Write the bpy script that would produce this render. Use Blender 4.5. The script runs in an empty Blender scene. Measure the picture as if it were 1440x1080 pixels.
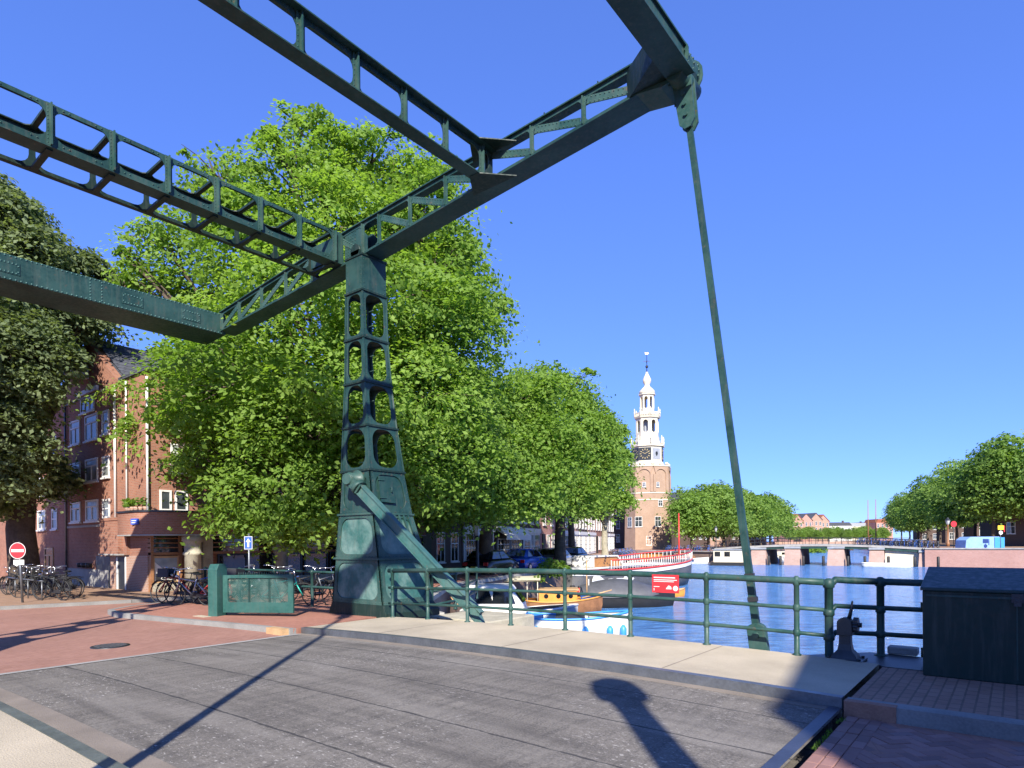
import bpy, bmesh, math, random
import numpy as np
from mathutils import Vector, Matrix
R = math.radians
random.seed(7)
scene = bpy.context.scene
COL = scene.collection
V3 = Vector

# ------------------------------------------------------------------ camera
F_PX, PPX, PPY, ROLL, YAW, EYE = 892.0, 720.0, 761.0, R(.45), R(38.5), 1.65
cam_d = bpy.data.cameras.new('camera')
cam_d.sensor_width = 36
cam_d.lens = 36 * F_PX / 1440
cam_d.shift_y = (PPY - 540) / 1440
cam_d.clip_start = .05
cam_d.clip_end = 6000
cam = bpy.data.objects.new('camera', cam_d)
COL.objects.link(cam)
cam.matrix_world = (Matrix.Translation((0, 0, EYE)) @ Matrix.Rotation(YAW, 4, 'Z')
                    @ Matrix.Rotation(R(90), 4, 'X') @ Matrix.Rotation(-ROLL, 4, 'Z'))
scene.camera = cam
_s, _c = math.sin(YAW), math.cos(YAW)


def at(x, y, d):
    """point seen at photo pixel (x, y), d metres in front of the camera"""
    u = (x - PPX) / F_PX
    w = (PPY - y) / F_PX
    r = u * math.cos(ROLL) + w * math.sin(ROLL)
    z = -u * math.sin(ROLL) + w * math.cos(ROLL)
    return V3(((-_s + r * _c) * d, (_c + r * _s) * d, EYE + z * d))


def gp(x, d, z=-.3):
    p = at(x, 760, d)
    return V3((p.x, p.y, z))


# ------------------------------------------------------------------ materials
def new_mat(name):
    m = bpy.data.materials.new(name)
    m.use_nodes = True
    nt = m.node_tree
    b = nt.nodes['Principled BSDF']
    return m, nt, b


def N(nt, t, **kw):
    n = nt.nodes.new(t)
    for k, v in kw.items():
        if k in n.inputs.keys():
            n.inputs[k].default_value = v
        else:
            setattr(n, k, v)
    return n


def lk(nt, a, b):
    nt.links.new(a, b)


def ramp(nt, fac, stops):
    r = nt.nodes.new('ShaderNodeValToRGB')
    e = r.color_ramp.elements
    while len(e) < len(stops):
        e.new(.5)
    for i, (p, c) in enumerate(stops):
        e[i].position = p
        e[i].color = (*c, 1) if len(c) == 3 else c
    lk(nt, fac, r.inputs[0])
    return r.outputs[0]


def mixc(nt, fac, a, b, mode='MIX'):
    m = nt.nodes.new('ShaderNodeMix')
    m.data_type = 'RGBA'
    m.blend_type = mode
    for sock, v in ((m.inputs[0], fac), (m.inputs[6], a), (m.inputs[7], b)):
        if hasattr(v, 'type') or hasattr(v, 'links'):
            lk(nt, v, sock)
        elif isinstance(v, (int, float)):
            sock.default_value = v
        else:
            sock.default_value = (*v, 1)
    return m.outputs[2]


def coords(nt, kind='Object', scale=(1, 1, 1), rot=(0, 0, 0)):
    tc = nt.nodes.new('ShaderNodeTexCoord')
    mp = nt.nodes.new('ShaderNodeMapping')
    mp.inputs['Scale'].default_value = scale
    mp.inputs['Rotation'].default_value = rot
    lk(nt, tc.outputs[kind], mp.inputs[0])
    return mp.outputs[0]


def noise(nt, vec, scale, detail=4, rough=.55):
    n = N(nt, 'ShaderNodeTexNoise')
    n.inputs['Scale'].default_value = scale
    n.inputs['Detail'].default_value = detail
    n.inputs['Roughness'].default_value = rough
    lk(nt, vec, n.inputs['Vector'])
    return n.outputs[0]


def bump(nt, b, h, strength=.3, dist=.02):
    bn = N(nt, 'ShaderNodeBump')
    bn.inputs['Strength'].default_value = strength
    bn.inputs['Distance'].default_value = dist
    lk(nt, h, bn.inputs['Height'])
    lk(nt, bn.outputs[0], b.inputs['Normal'])


def pm(name, col, rough=.6, vary=.25, scale=3.0, metal=0.0, bmp=.1, fine=40, spec=.5, col2=None):
    """plain surface with two scales of colour variation and a light bump"""
    m, nt, b = new_mat(name)
    v = coords(nt)
    n1 = noise(nt, v, scale, 5)
    n2 = noise(nt, v, fine, 3)
    lo = tuple(c * (1 - vary) for c in col)
    hi = tuple(min(1, c * (1 + vary)) for c in col)
    if col2:
        hi = col2
    c = ramp(nt, n1, [(.3, lo), (.7, hi)])
    c = mixc(nt, .35, c, ramp(nt, n2, [(.3, lo), (.7, hi)]))
    lk(nt, c, b.inputs['Base Color'])
    b.inputs['Roughness'].default_value = rough
    b.inputs['Metallic'].default_value = metal
    b.inputs['Specular IOR Level'].default_value = spec
    if bmp:
        bump(nt, b, n2, bmp)
    return m


def painted_steel(name, col, wear=.5, chalk=None, rust=.0, rough=.45):
    m, nt, b = new_mat(name)
    v = coords(nt)
    n1 = noise(nt, v, 1.3, 6, .65)
    n2 = noise(nt, v, 14, 5, .6)
    base = ramp(nt, n2, [(.25, tuple(c * .78 for c in col)), (.75, tuple(c * 1.2 for c in col))])
    if chalk:
        base = mixc(nt, ramp(nt, n1, [(.42, (0, 0, 0)), (.62, (wear,) * 3)]), base, chalk)
    if rust:
        n3 = noise(nt, v, 9, 6, .7)
        base = mixc(nt, ramp(nt, n3, [(.60, (0, 0, 0)), (.72, (rust,) * 3)]), base, (.13, .075, .045))
    # dust and streaks running down
    vs = coords(nt, scale=(7, 7, .7))
    st = noise(nt, vs, 2.0, 4, .6)
    base = mixc(nt, ramp(nt, st, [(.50, (0, 0, 0)), (.75, (.34,) * 3)]), base, (.085, .09, .075))
    lk(nt, base, b.inputs['Base Color'])
    lk(nt, ramp(nt, n2, [(.3, (rough - .1,) * 3), (.7, (rough + .18,) * 3)]), b.inputs['Roughness'])
    b.inputs['Specular IOR Level'].default_value = .3
    bump(nt, b, n2, .08, .01)
    return m


def brick_mat(name, c1, c2, mortar, horizontal=False, bw=.22, bh=.065, dirt=.35, ms=.012, rot=0.0):
    m, nt, b = new_mat(name)
    tc = N(nt, 'ShaderNodeTexCoord')
    if horizontal:
        v = coords(nt, rot=(0, 0, rot))
    else:
        sp = N(nt, 'ShaderNodeSeparateXYZ')
        lk(nt, tc.outputs['Object'], sp.inputs[0])
        ad = N(nt, 'ShaderNodeMath', operation='ADD')
        lk(nt, sp.outputs[0], ad.inputs[0])
        lk(nt, sp.outputs[1], ad.inputs[1])
        cb = N(nt, 'ShaderNodeCombineXYZ')
        lk(nt, ad.outputs[0], cb.inputs[0])
        lk(nt, sp.outputs[2], cb.inputs[1])
        v = cb.outputs[0]
    br = N(nt, 'ShaderNodeTexBrick')
    lk(nt, v, br.inputs['Vector'])
    br.inputs['Color1'].default_value = (*c1, 1)
    br.inputs['Color2'].default_value = (*c2, 1)
    br.inputs['Mortar'].default_value = (*mortar, 1)
    br.inputs['Scale'].default_value = 1
    br.inputs['Mortar Size'].default_value = ms
    br.inputs['Brick Width'].default_value = bw
    br.inputs['Row Height'].default_value = bh
    br.inputs['Bias'].default_value = -.1
    vo = coords(nt)
    n1 = noise(nt, vo, .6, 6, .65)
    n2 = noise(nt, vo, 9, 4)
    c = mixc(nt, ramp(nt, n1, [(.35, (0, 0, 0)), (.75, (dirt,) * 3)]), br.outputs[0], tuple(x * .45 for x in c1))
    c = mixc(nt, ramp(nt, n2, [(.3, (0, 0, 0)), (.8, (.3,) * 3)]), c, tuple(min(1, x * 1.35) for x in c2))
    lk(nt, c, b.inputs['Base Color'])
    b.inputs['Roughness'].default_value = .85
    b.inputs['Specular IOR Level'].default_value = .25
    bump(nt, b, br.outputs[1], -.35, .008)
    return m


def glass_mat(name, col, rough=.06):
    m, nt, b = new_mat(name)
    v = coords(nt)
    n1 = noise(nt, v, .9, 2)
    lk(nt, ramp(nt, n1, [(.4, tuple(c * .5 for c in col)), (.6, tuple(c * 1.6 for c in col))]), b.inputs['Base Color'])
    b.inputs['Roughness'].default_value = rough
    b.inputs['Specular IOR Level'].default_value = .9
    bump(nt, b, noise(nt, v, 1.2, 2), .05, .05)
    return m


def leaf_mat(name, dark, light, trans=.45):
    m, nt, b = new_mat(name)
    a = N(nt, 'ShaderNodeAttribute')
    a.attribute_name = 'tone'
    c = ramp(nt, a.outputs['Fac'], [(0, dark), (.55, tuple((x + y) / 2 for x, y in zip(dark, light))), (1, light)])
    lk(nt, c, b.inputs['Base Color'])
    b.inputs['Roughness'].default_value = .6
    b.inputs['Specular IOR Level'].default_value = .2
    tr = N(nt, 'ShaderNodeBsdfTranslucent')
    lk(nt, mixc(nt, 1.0, c, (1.25, 1.3, .55), 'MULTIPLY'), tr.inputs['Color'])
    mx = N(nt, 'ShaderNodeMixShader')
    mx.inputs[0].default_value = trans
    lk(nt, b.outputs[0], mx.inputs[1])
    lk(nt, tr.outputs[0], mx.inputs[2])
    lk(nt, mx.outputs[0], nt.nodes['Material Output'].inputs[0])
    return m


M = {}
GR = (.011, .040, .035)
M['green'] = painted_steel('green_paint', GR, .55, (.035, .085, .074), .55)
M['green_gate'] = painted_steel('gate_green_paint', (.022, .085, .072), .5, (.06, .14, .12), .1)
M['green_worn'] = painted_steel('worn_green_paint', (.016, .056, .047), .5, (.07, .125, .105), .75)
M['green_chalk'] = painted_steel('chalky_green_paint', (.03, .105, .092), .85, (.16, .25, .22), .25, .6)
M['green_dark'] = painted_steel('dark_green_paint', (.007, .023, .018), .3, (.02, .038, .03), .12, .5)
M['rivet'] = pm('rivet_paint', (.05, .13, .115), .5, .3, 8)
M['lid'] = painted_steel('cabinet_lid_sky_tint', (.011, .038, .04), .3, (.016, .045, .048), .0, .45)  # bluish sky reflection painted into the lid's green
M['brace'] = painted_steel('brace_paint', (.03, .10, .092), .6, (.10, .17, .15), .6)
M['steel'] = pm('grey_steel', (.16, .17, .18), .4, .35, 3, .6, .15, 30)
M['steel_dark'] = pm('dark_steel', (.035, .04, .045), .45, .3, 4, .5)
M['blue_strip'] = pm('blue_grey_steel', (.05, .06, .085), .4, .3, 4, .3)
M['gravel_walk'] = pm('beige_grit_surface', (.41, .352, .255), .9, .30, .7, 0, .4, 70, .3)
M['concrete'] = pm('mossy_concrete', (.36, .33, .25), .9, .35, 2.2, 0, .3, 30, .3)
M['steel_green'] = pm('grey_green_steel', (.15, .17, .15), .45, .35, 3, .4, .15, 30)
M['gutter_grit'] = pm('grey_brown_grit', (.20, .17, .14), .9, .25, 2, 0, .3, 80, .3)
M['stone'] = pm('grey_stone', (.30, .29, .27), .85, .25, 2, 0, .3, 30, .3)
M['kerb'] = pm('grey_kerb_stone', (.22, .215, .20), .85, .3, 1.6, 0, .25, 40, .3)
M['white'] = pm('white_paint', (.66, .65, .61), .5, .06, 2, 0, .03)
M['cream'] = pm('cream_paint', (.60, .545, .41), .55, .08, 2, 0, .05)
M['offwhite'] = pm('weathered_white_paint', (.66, .66, .63), .5, .15, 1.5, 0, .05)
M['red'] = pm('red_paint', (.55, .045, .035), .4, .12, 3, 0, .02)
M['sign_red'] = pm('red_enamel', (.56, .03, .035), .35, .05, 3, 0, 0)
M['blue'] = pm('blue_paint', (.03, .10, .36), .35, .15, 3, 0, .02)
M['sign_blue'] = pm('blue_enamel', (.035, .10, .52), .35, .05, 3, 0, 0)
M['cyan'] = pm('bright_blue_paint', (.05, .26, .62), .4, .12, 3, 0, .02)
M['lightblue'] = pm('pale_blue_sheet', (.20, .34, .62), .6, .2, 2, 0, .1, 20)
M['teal'] = pm('teal_bike_paint', (.03, .42, .33), .3, .1, 3, 0, 0)
M['orange'] = pm('orange_varnish', (.62, .27, .05), .4, .15, 3, 0, .05)
M['orange_brown'] = pm('orange_brown_varnish', (.36, .17, .055), .45, .2, 3, 0, .08)
M['wood'] = pm('brown_wood', (.26, .12, .05), .55, .35, 3, 0, .15, 20)
M['plank'] = pm('pale_wood', (.44, .28, .14), .6, .3, 4, 0, .15, 30)
M['yellow'] = pm('yellow_sign_paint', (.80, .55, .03), .5, .06, 3, 0, 0)
M['tar'] = pm('black_tarpaulin', (.035, .036, .042), .55, .3, 2, 0, .4, 6)
M['boat_tar'] = pm('dark_blue_grey_tarpaulin', (.07, .072, .082), .6, .25, 1.5, 0, .4, 5)
M['grey_tar'] = pm('grey_tarpaulin', (.13, .13, .135), .6, .3, 1.5, 0, .4, 5)
M['black'] = pm('black_rubber', (.018, .018, .019), .6, .25, 5, 0, .05)
M['black_gloss'] = pm('black_car_paint', (.012, .013, .016), .18, .1, 2, 0, 0)
M['blue_car'] = pm('blue_car_paint', (.02, .09, .40), .2, .1, 2, .2, 0)
M['silver_car'] = pm('silver_car_paint', (.40, .41, .43), .25, .1, 2, .5, 0)
M['chrome'] = pm('bright_metal', (.55, .55, .56), .25, .1, 4, .9, 0)
M['grey_boat'] = pm('grey_boat_paint', (.33, .35, .37), .5, .15, 2, 0, .05)
M['dark_hull'] = pm('dark_grey_hull_paint', (.115, .113, .112), .6, .35, 1.2, 0, .1, 12)
M['roof'] = brick_mat('slate_tiles', (.06, .065, .08), (.085, .09, .11), (.025, .027, .032), bw=.3, bh=.2, dirt=.2, ms=.02)
M['roof_red'] = brick_mat('red_roof_tiles', (.26, .09, .05), (.32, .12, .07), (.09, .035, .02), bw=.3, bh=.25, dirt=.3, ms=.02)
M['brick'] = brick_mat('red_brick', (.25, .095, .058), (.35, .145, .088), (.27, .20, .155), dirt=.5)
M['brick_pale'] = brick_mat('pale_brick', (.33, .17, .11), (.40, .22, .15), (.38, .33, .28), dirt=.3)
M['brick_tower'] = brick_mat('tower_brick', (.32, .19, .12), (.38, .24, .155), (.36, .30, .23), dirt=.4)
M['brick_dark'] = brick_mat('dark_brick', (.075, .048, .04), (.11, .065, .052), (.10, .085, .075))
M['brick_pink'] = brick_mat('pink_brick', (.42, .17, .13), (.48, .22, .17), (.40, .31, .27), dirt=.2)
M['quay'] = brick_mat('quay_wall_brick', (.20, .13, .10), (.26, .18, .14), (.2, .18, .15), bw=.4, bh=.18, dirt=.6)
M['quay_pink'] = brick_mat('pink_quay_brick', (.35, .18, .145), (.40, .22, .18), (.34, .27, .24), bw=.3, bh=.1, dirt=.35)
M['road_brick'] = brick_mat('red_road_brick', (.28, .145, .108), (.335, .185, .142), (.24, .13, .10), True, .21, .07, .5, .006, 1.2)
M['walk_brick'] = brick_mat('red_footpath_brick', (.32, .145, .10), (.37, .175, .125), (.25, .125, .09), True, .21, .07, .45, .006, 0)
M['pave_brown'] = brick_mat('brown_pavement_brick', (.27, .165, .105), (.33, .21, .14), (.19, .13, .09), True, .3, .3, .3, .01, 0)
M['red_stone'] = pm('reddish_stone', (.30, .16, .11), .85, .3, 3, 0, .3, 40, .3)
M['pave_small'] = brick_mat('brown_footpath_brick', (.25, .15, .11), (.30, .19, .14), (.13, .09, .07), True, .22, .11, .3, .01, 1.57)
M['pier'] = brick_mat('pale_pinkish_stone', (.40, .265, .215), (.46, .32, .265), (.40, .33, .29), bw=.5, bh=.25, dirt=.4)
M['glass'] = glass_mat('window_glass', (.05, .06, .065))
M['glass_dark'] = glass_mat('dark_window_glass', (.012, .014, .016))
M['glass_sky'] = glass_mat('pale_window_glass', (.20, .22, .21), .3)
M['lead'] = pm('grey_lead', (.30, .32, .34), .5, .2, 2, .2, .1)
M['gold'] = pm('gilding', (.75, .55, .22), .35, .1, 5, .7, 0)
M['bark'] = pm('tree_bark', (.085, .065, .048), .9, .45, 3, 0, .8, 14, .2)
M['bark_pale'] = pm('pale_plane_bark', (.30, .27, .20), .9, .4, 2.5, 0, .6, 9, .2)
M['leaf_bright'] = leaf_mat('bright_green_leaves', (.13, .24, .035), (.32, .46, .10), .56)
M['leaf_mid'] = leaf_mat('mid_green_leaves', (.12, .225, .04), (.29, .43, .10), .54)
M['leaf_dark'] = leaf_mat('dull_green_leaves', (.10, .14, .06), (.27, .33, .165), .45)
M['leaf_far'] = leaf_mat('far_green_leaves', (.12, .22, .04), (.29, .42, .11), .54)
M['tail_light'] = pm('red_lamp_glass', (.5, .02, .02), .2, .1, 3, 0, 0)
M['lamp_glass'] = glass_mat('lamp_glass', (.35, .36, .35), .15)


def deck_material():
    m, nt, b = new_mat('worn_deck_surfacing')
    v = coords(nt)
    n1 = noise(nt, v, .9, 6, .6)
    nf = noise(nt, v, 48, 4, .75)
    vs = coords(nt, scale=(5, .7, 1))
    n2 = noise(nt, vs, 2.2, 6, .7)
    c = ramp(nt, n1, [(.3, (.105, .094, .080)), (.7, (.165, .149, .127))])
    c = mixc(nt, ramp(nt, n2, [(.45, (0, 0, 0)), (.70, (.9,) * 3)]), c, (.05, .046, .042))
    c = mixc(nt, ramp(nt, nf, [(.42, (0, 0, 0)), (.66, (.6,) * 3)]), c, (.27, .246, .213))
    # wear and grime drawn out along the traffic, and broad stains
    tw = noise(nt, coords(nt, scale=(.16, 2.2, 1)), 1.6, 4, .6)
    c = mixc(nt, ramp(nt, tw, [(.46, (0, 0, 0)), (.70, (.55,) * 3)]), c, (.055, .05, .046))
    lw = noise(nt, coords(nt, scale=(.22, 1.1, 1)), 1.1, 5, .65)
    c = mixc(nt, ramp(nt, lw, [(.50, (0, 0, 0)), (.72, (.45,) * 3)]), c, (.26, .24, .21))
    # whitish scuffs in loose patches
    pt = noise(nt, v, .55, 3, .5)
    sc = noise(nt, coords(nt, scale=(6, 14, 1)), 2.3, 5, .75)
    mm = N(nt, 'ShaderNodeMath', operation='MULTIPLY')
    lk(nt, ramp(nt, pt, [(.46, (0, 0, 0)), (.58, (1, 1, 1))]), mm.inputs[0])
    lk(nt, ramp(nt, sc, [(.58, (0, 0, 0)), (.64, (.85,) * 3)]), mm.inputs[1])
    c = mixc(nt, mm.outputs[0], c, (.42, .395, .355))
    # joints between the surfacing sheets, along the bridge
    sp = N(nt, 'ShaderNodeSeparateXYZ')
    lk(nt, v, sp.inputs[0])
    wob = N(nt, 'ShaderNodeMath', operation='MULTIPLY_ADD')
    lk(nt, noise(nt, coords(nt, scale=(1.4, .2, 1)), 1.6, 5, .7), wob.inputs[0])
    wob.inputs[1].default_value = .06
    lk(nt, sp.outputs[1], wob.inputs[2])
    wid = noise(nt, coords(nt, scale=(1, .3, 1)), 3.0, 5, .7)
    for y0 in (3.27, 4.40, 5.47, 6.60):
        d = N(nt, 'ShaderNodeMath', operation='SUBTRACT')
        lk(nt, wob.outputs[0], d.inputs[0])
        d.inputs[1].default_value = y0 + .03
        ab = N(nt, 'ShaderNodeMath', operation='ABSOLUTE')
        lk(nt, d.outputs[0], ab.inputs[0])
        lt = N(nt, 'ShaderNodeMath', operation='DIVIDE')
        lk(nt, ab.outputs[0], lt.inputs[0])
        lk(nt, ramp(nt, wid, [(.3, (.004,) * 3), (.8, (.036,) * 3)]), lt.inputs[1])
        c = mixc(nt, ramp(nt, lt.outputs[0], [(.55, (.85,) * 3), (1.0, (0, 0, 0))]), c, (.03, .029, .03))
    lk(nt, c, b.inputs['Base Color'])
    b.inputs['Roughness'].default_value = .85
    b.inputs['Specular IOR Level'].default_value = .3
    bump(nt, b, nf, .7, .008)
    return m


M['deck'] = deck_material()


def water_material():
    m, nt, b = new_mat('canal_water')
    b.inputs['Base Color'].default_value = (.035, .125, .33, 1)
    b.inputs['Roughness'].default_value = .12
    b.inputs['IOR'].default_value = 1.33
    v1 = coords(nt, rot=(0, 0, -YAW))
    st = N(nt, 'ShaderNodeMapping')
    st.inputs['Scale'].default_value = (.45, 1.5, 1)
    lk(nt, v1, st.inputs[0])
    a = noise(nt, st.outputs[0], 2.4, 5, .7)
    c = noise(nt, st.outputs[0], .5, 3, .5)
    ad = N(nt, 'ShaderNodeMath', operation='MULTIPLY_ADD')
    lk(nt, c, ad.inputs[0])
    ad.inputs[1].default_value = .8
    lk(nt, a, ad.inputs[2])
    bump(nt, b, ad.outputs[0], 1.0, .34)
    lk(nt, ramp(nt, a, [(.36, (.025, .10, .29)), (.64, (.12, .28, .58))]), b.inputs['Base Color'])  # blue sky reflection painted into the base colour, paler on the ripples
    return m


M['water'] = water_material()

# ------------------------------------------------------------------ objects
OFF = {}


def tag(o, label=None, cat=None, group=None, kind=None):
    if label:
        o['label'] = label
    if cat:
        o['category'] = cat
    if group:
        o['group'] = group
    if kind:
        o['kind'] = kind
    return o


def thing(name, label, cat, loc=(0, 0, 0), group=None):
    o = bpy.data.objects.new(name, None)
    COL.objects.link(o)
    o.location = loc
    o.empty_display_size = .2
    OFF[o] = V3(loc)
    return tag(o, label, cat, group)


class MB:
    def __init__(self):
        self.v, self.f, self.sm, self.mi = [], [], [], []
        self.m = 0

    def _add(self, vs, fs, smooth=False):
        n = len(self.v)
        self.v.extend([tuple(p) for p in vs])
        for f in fs:
            self.f.append([i + n for i in f])
            self.sm.append(smooth)
            self.mi.append(self.m)

    def box(self, a, b):
        x0, y0, z0 = a
        x1, y1, z1 = b
        vs = [(x0, y0, z0), (x1, y0, z0), (x1, y1, z0), (x0, y1, z0), (x0, y0, z1), (x1, y0, z1), (x1, y1, z1), (x0, y1, z1)]
        self._add(vs, [(3, 2, 1, 0), (4, 5, 6, 7), (0, 1, 5, 4), (1, 2, 6, 5), (2, 3, 7, 6), (3, 0, 4, 7)])
        return self

    def obox(self, c, ax, ay, az):
        """box centred at c with half-axis vectors"""
        c, ax, ay, az = V3(c), V3(ax), V3(ay), V3(az)
        vs = [c + sx * ax + sy * ay + sz * az for sz in (-1, 1) for sx, sy in ((-1, -1), (1, -1), (1, 1), (-1, 1))]
        self._add(vs, [(3, 2, 1, 0), (4, 5, 6, 7), (0, 1, 5, 4), (1, 2, 6, 5), (2, 3, 7, 6), (3, 0, 4, 7)])
        return self

    def beam(self, p, q, w, h, up=(0, 0, 1), w2=None, h2=None):
        p, q = V3(p), V3(q)
        d = (q - p).normalized()
        s = d.cross(V3(up))
        if s.length < 1e-5:
            s = d.cross(V3((1, 0, 0)))
        s.normalize()
        u = s.cross(d)
        w2 = w if w2 is None else w2
        h2 = h if h2 is None else h2
        vs = []
        for c, ww, hh in ((p, w, h), (q, w2, h2)):
            for sx, sy in ((-1, -1), (1, -1), (1, 1), (-1, 1)):
                vs.append(c + s * (sx * ww / 2) + u * (sy * hh / 2))
        self._add(vs, [(3, 2, 1, 0), (4, 5, 6, 7), (0, 1, 5, 4), (1, 2, 6, 5), (2, 3, 7, 6), (3, 0, 4, 7)])
        return self

    def tube(self, pts, r, n=8, caps=True, closed=False):
        pts = [V3(p) for p in pts]
        k = len(pts)
        rs = r if isinstance(r, (list, tuple)) else [r] * k
        vs, fs = [], []
        ref = None
        for i, p in enumerate(pts):
            a = pts[i - 1] if (i > 0 or closed) else p
            b = pts[(i + 1) % k] if (i < k - 1 or closed) else p
            d = (b - a).normalized()
            if ref is None:
                ref = d.orthogonal().normalized()
            s = (ref - d * ref.dot(d))
            s = s.normalized() if s.length > 1e-6 else d.orthogonal().normalized()
            ref = s
            t = d.cross(s)
            for j in range(n):
                an = 2 * math.pi * j / n
                vs.append(p + (s * math.cos(an) + t * math.sin(an)) * rs[i])
        m = k if closed else k - 1
        for i in range(m):
            for j in range(n):
                a, b = i * n + j, i * n + (j + 1) % n
                c, d = ((i + 1) % k) * n + (j + 1) % n, ((i + 1) % k) * n + j
                fs.append((a, b, c, d))
        self._add(vs, fs, True)
        if caps and not closed:
            self._add(vs[:n], [tuple(reversed(range(n)))])
            self._add(vs[-n:], [tuple(range(n))])
        return self

    def lathe(self, prof, c=(0, 0, 0), n=16, smooth=True, axis=None):
        """prof: (radius, height) list, about z or about an axis vector"""
        c = V3(c)
        z = V3(axis).normalized() if axis is not None else V3((0, 0, 1))
        x = z.orthogonal().normalized() if axis is not None else V3((1, 0, 0))
        y = z.cross(x)
        vs, fs = [], []
        for r, h in prof:
            for j in range(n):
                an = 2 * math.pi * (j + .5) / n
                vs.append(c + z * h + (x * math.cos(an) + y * math.sin(an)) * r)
        for i in range(len(prof) - 1):
            for j in range(n):
                fs.append((i * n + j, i * n + (j + 1) % n, (i + 1) * n + (j + 1) % n, (i + 1) * n + j))
        self._add(vs, fs, smooth)
        self._add(vs[:n], [tuple(reversed(range(n)))])
        self._add(vs[-n:], [tuple(range(n))])
        return self

    def prism(self, pts, vec, smooth=False):
        """polygon (3D points) swept by vec"""
        pts = [V3(p) for p in pts]
        n = len(pts)
        v = V3(vec)
        vs = pts + [p + v for p in pts]
        self._add(vs, [tuple(reversed(range(n))), tuple(range(n, 2 * n))])
        self._add(vs, [(i, (i + 1) % n, n + (i + 1) % n, n + i) for i in range(n)], smooth)
        return self

    def quad(self, *p):
        self._add(p, [tuple(range(len(p)))])
        return self

    def grid(self, rows, smooth=True, closed=False):
        """loft through rows of points"""
        n = len(rows[0])
        vs = [p for r in rows for p in r]
        fs = []
        for i in range(len(rows) - 1):
            for j in range(n if closed else n - 1):
                fs.append((i * n + j, i * n + (j + 1) % n, (i + 1) * n + (j + 1) % n, (i + 1) * n + j))
        self._add(vs, fs, smooth)
        return self

    def holed(self, A, B, C, D, il, ir, ib, it, rad, th, seg=4):
        """plate A-B-C-D (bl, br, tr, tl) with one rounded hole; thickness th behind"""
        A, B, C, D = V3(A), V3(B), V3(C), V3(D)
        w = ((B - A).length + (C - D).length) / 2
        h = ((D - A).length + (C - B).length) / 2
        nrm = (B - A).cross(D - A).normalized()

        def P(u, v):
            return A * (1 - u) * (1 - v) + B * u * (1 - v) + C * u * v + D * (1 - u) * v
        u0, u1, v0, v1 = il / w, 1 - ir / w, ib / h, 1 - it / h
        ru, rv = min(rad / w, (u1 - u0) / 2.01), min(rad / h, (v1 - v0) / 2.01)
        arcs = []
        for cu, cv, a0 in ((u0 + ru, v0 + rv, 180), (u1 - ru, v0 + rv, 270), (u1 - ru, v1 - rv, 0), (u0 + ru, v1 - rv, 90)):
            arcs.append([(cu + ru * math.cos(R(a0 + 90 * k / seg)), cv + rv * math.sin(R(a0 + 90 * k / seg))) for k in range(seg + 1)])
        ring = [P(u, v) for a in arcs for u, v in a]
        cor = [A, B, C, D]
        n = len(ring)
        m = seg + 1
        back = -nrm * th
        vs = ring + [p + back for p in ring] + cor + [p + back for p in cor]
        o = 2 * n
        fs = []
        for i in range(4):
            ci, cj = o + i, o + (i + 1) % 4
            for k in range(seg):
                a, b = i * m + k, i * m + k + 1
                fs.append((ci, b, a))
                fs.append((ci + 4, a + n, b + n))
            e, s = i * m + seg, ((i + 1) % 4) * m
            fs.append((ci, cj, s, e))
            fs.append((cj + 4, ci + 4, e + n, s + n))
            fs.append((ci, ci + 4, cj + 4, cj))
        self._add(vs, fs)
        self._add(vs, [(k, (k + 1) % n, n + (k + 1) % n, n + k) for k in range(n)], True)
        return self

    def rivet(self, p, nrm, r=.018):
        p = V3(p)
        nrm = V3(nrm).normalized()
        x = nrm.orthogonal().normalized()
        y = nrm.cross(x)
        vs = []
        for rr, hh in ((r, -.004), (r * .8, r * .5)):
            for j in range(6):
                an = math.pi * j / 3
                vs.append(p + nrm * hh + (x * math.cos(an) + y * math.sin(an)) * rr)
        vs.append(p + nrm * r * .8)
        fs = [(j, (j + 1) % 6, 6 + (j + 1) % 6, 6 + j) for j in range(6)] + [(6 + j, 6 + (j + 1) % 6, 12) for j in range(6)]
        self._add(vs, fs, True)
        return self

    def rivets(self, p, q, nrm, step=.09, r=.018):
        p, q = V3(p), V3(q)
        n = max(1, int((q - p).length / step))
        for i in range(n + 1):
            self.rivet(p.lerp(q, i / n), nrm, r)
        return self

    def build(self, name, mat, parent=None, bev=0, label=None, recalc=True):
        me = bpy.data.meshes.new(name)
        o = bpy.data.objects.new(name, me)
        COL.objects.link(o)
        off = V3((0, 0, 0))
        if parent is not None:
            off = OFF.get(parent, V3((0, 0, 0)))
            o.parent = parent
        OFF[o] = off
        me.from_pydata([tuple(V3(p) - off) for p in self.v], [], self.f)
        mats = mat if isinstance(mat, (list, tuple)) else [mat]
        for mm in mats:
            me.materials.append(M[mm] if isinstance(mm, str) else mm)
        me.polygons.foreach_set('use_smooth', self.sm)
        if len(mats) > 1:
            me.polygons.foreach_set('material_index', self.mi)
        me.update()
        if recalc and len(self.f) < 60000:
            bm = bmesh.new()
            bm.from_mesh(me)
            bmesh.ops.remove_doubles(bm, verts=bm.verts, dist=.0004)
            bmesh.ops.recalc_face_normals(bm, faces=bm.faces)
            bm.to_mesh(me)
            bm.free()
        if bev:
            md = o.modifiers.new('bevel', 'BEVEL')
            md.width = bev
            md.segments = 2
            md.limit_method = 'ANGLE'
            md.angle_limit = R(40)
        if label:
            o['label'] = label
        return o


def copy_tree(o, parent=None):
    c = o.copy()
    COL.objects.link(c)
    if parent is not None:
        c.parent = parent
    for ch in list(o.children):
        copy_tree(ch, c)
    return c


def struct(o, kind='structure'):
    o['kind'] = kind
    return o
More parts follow.
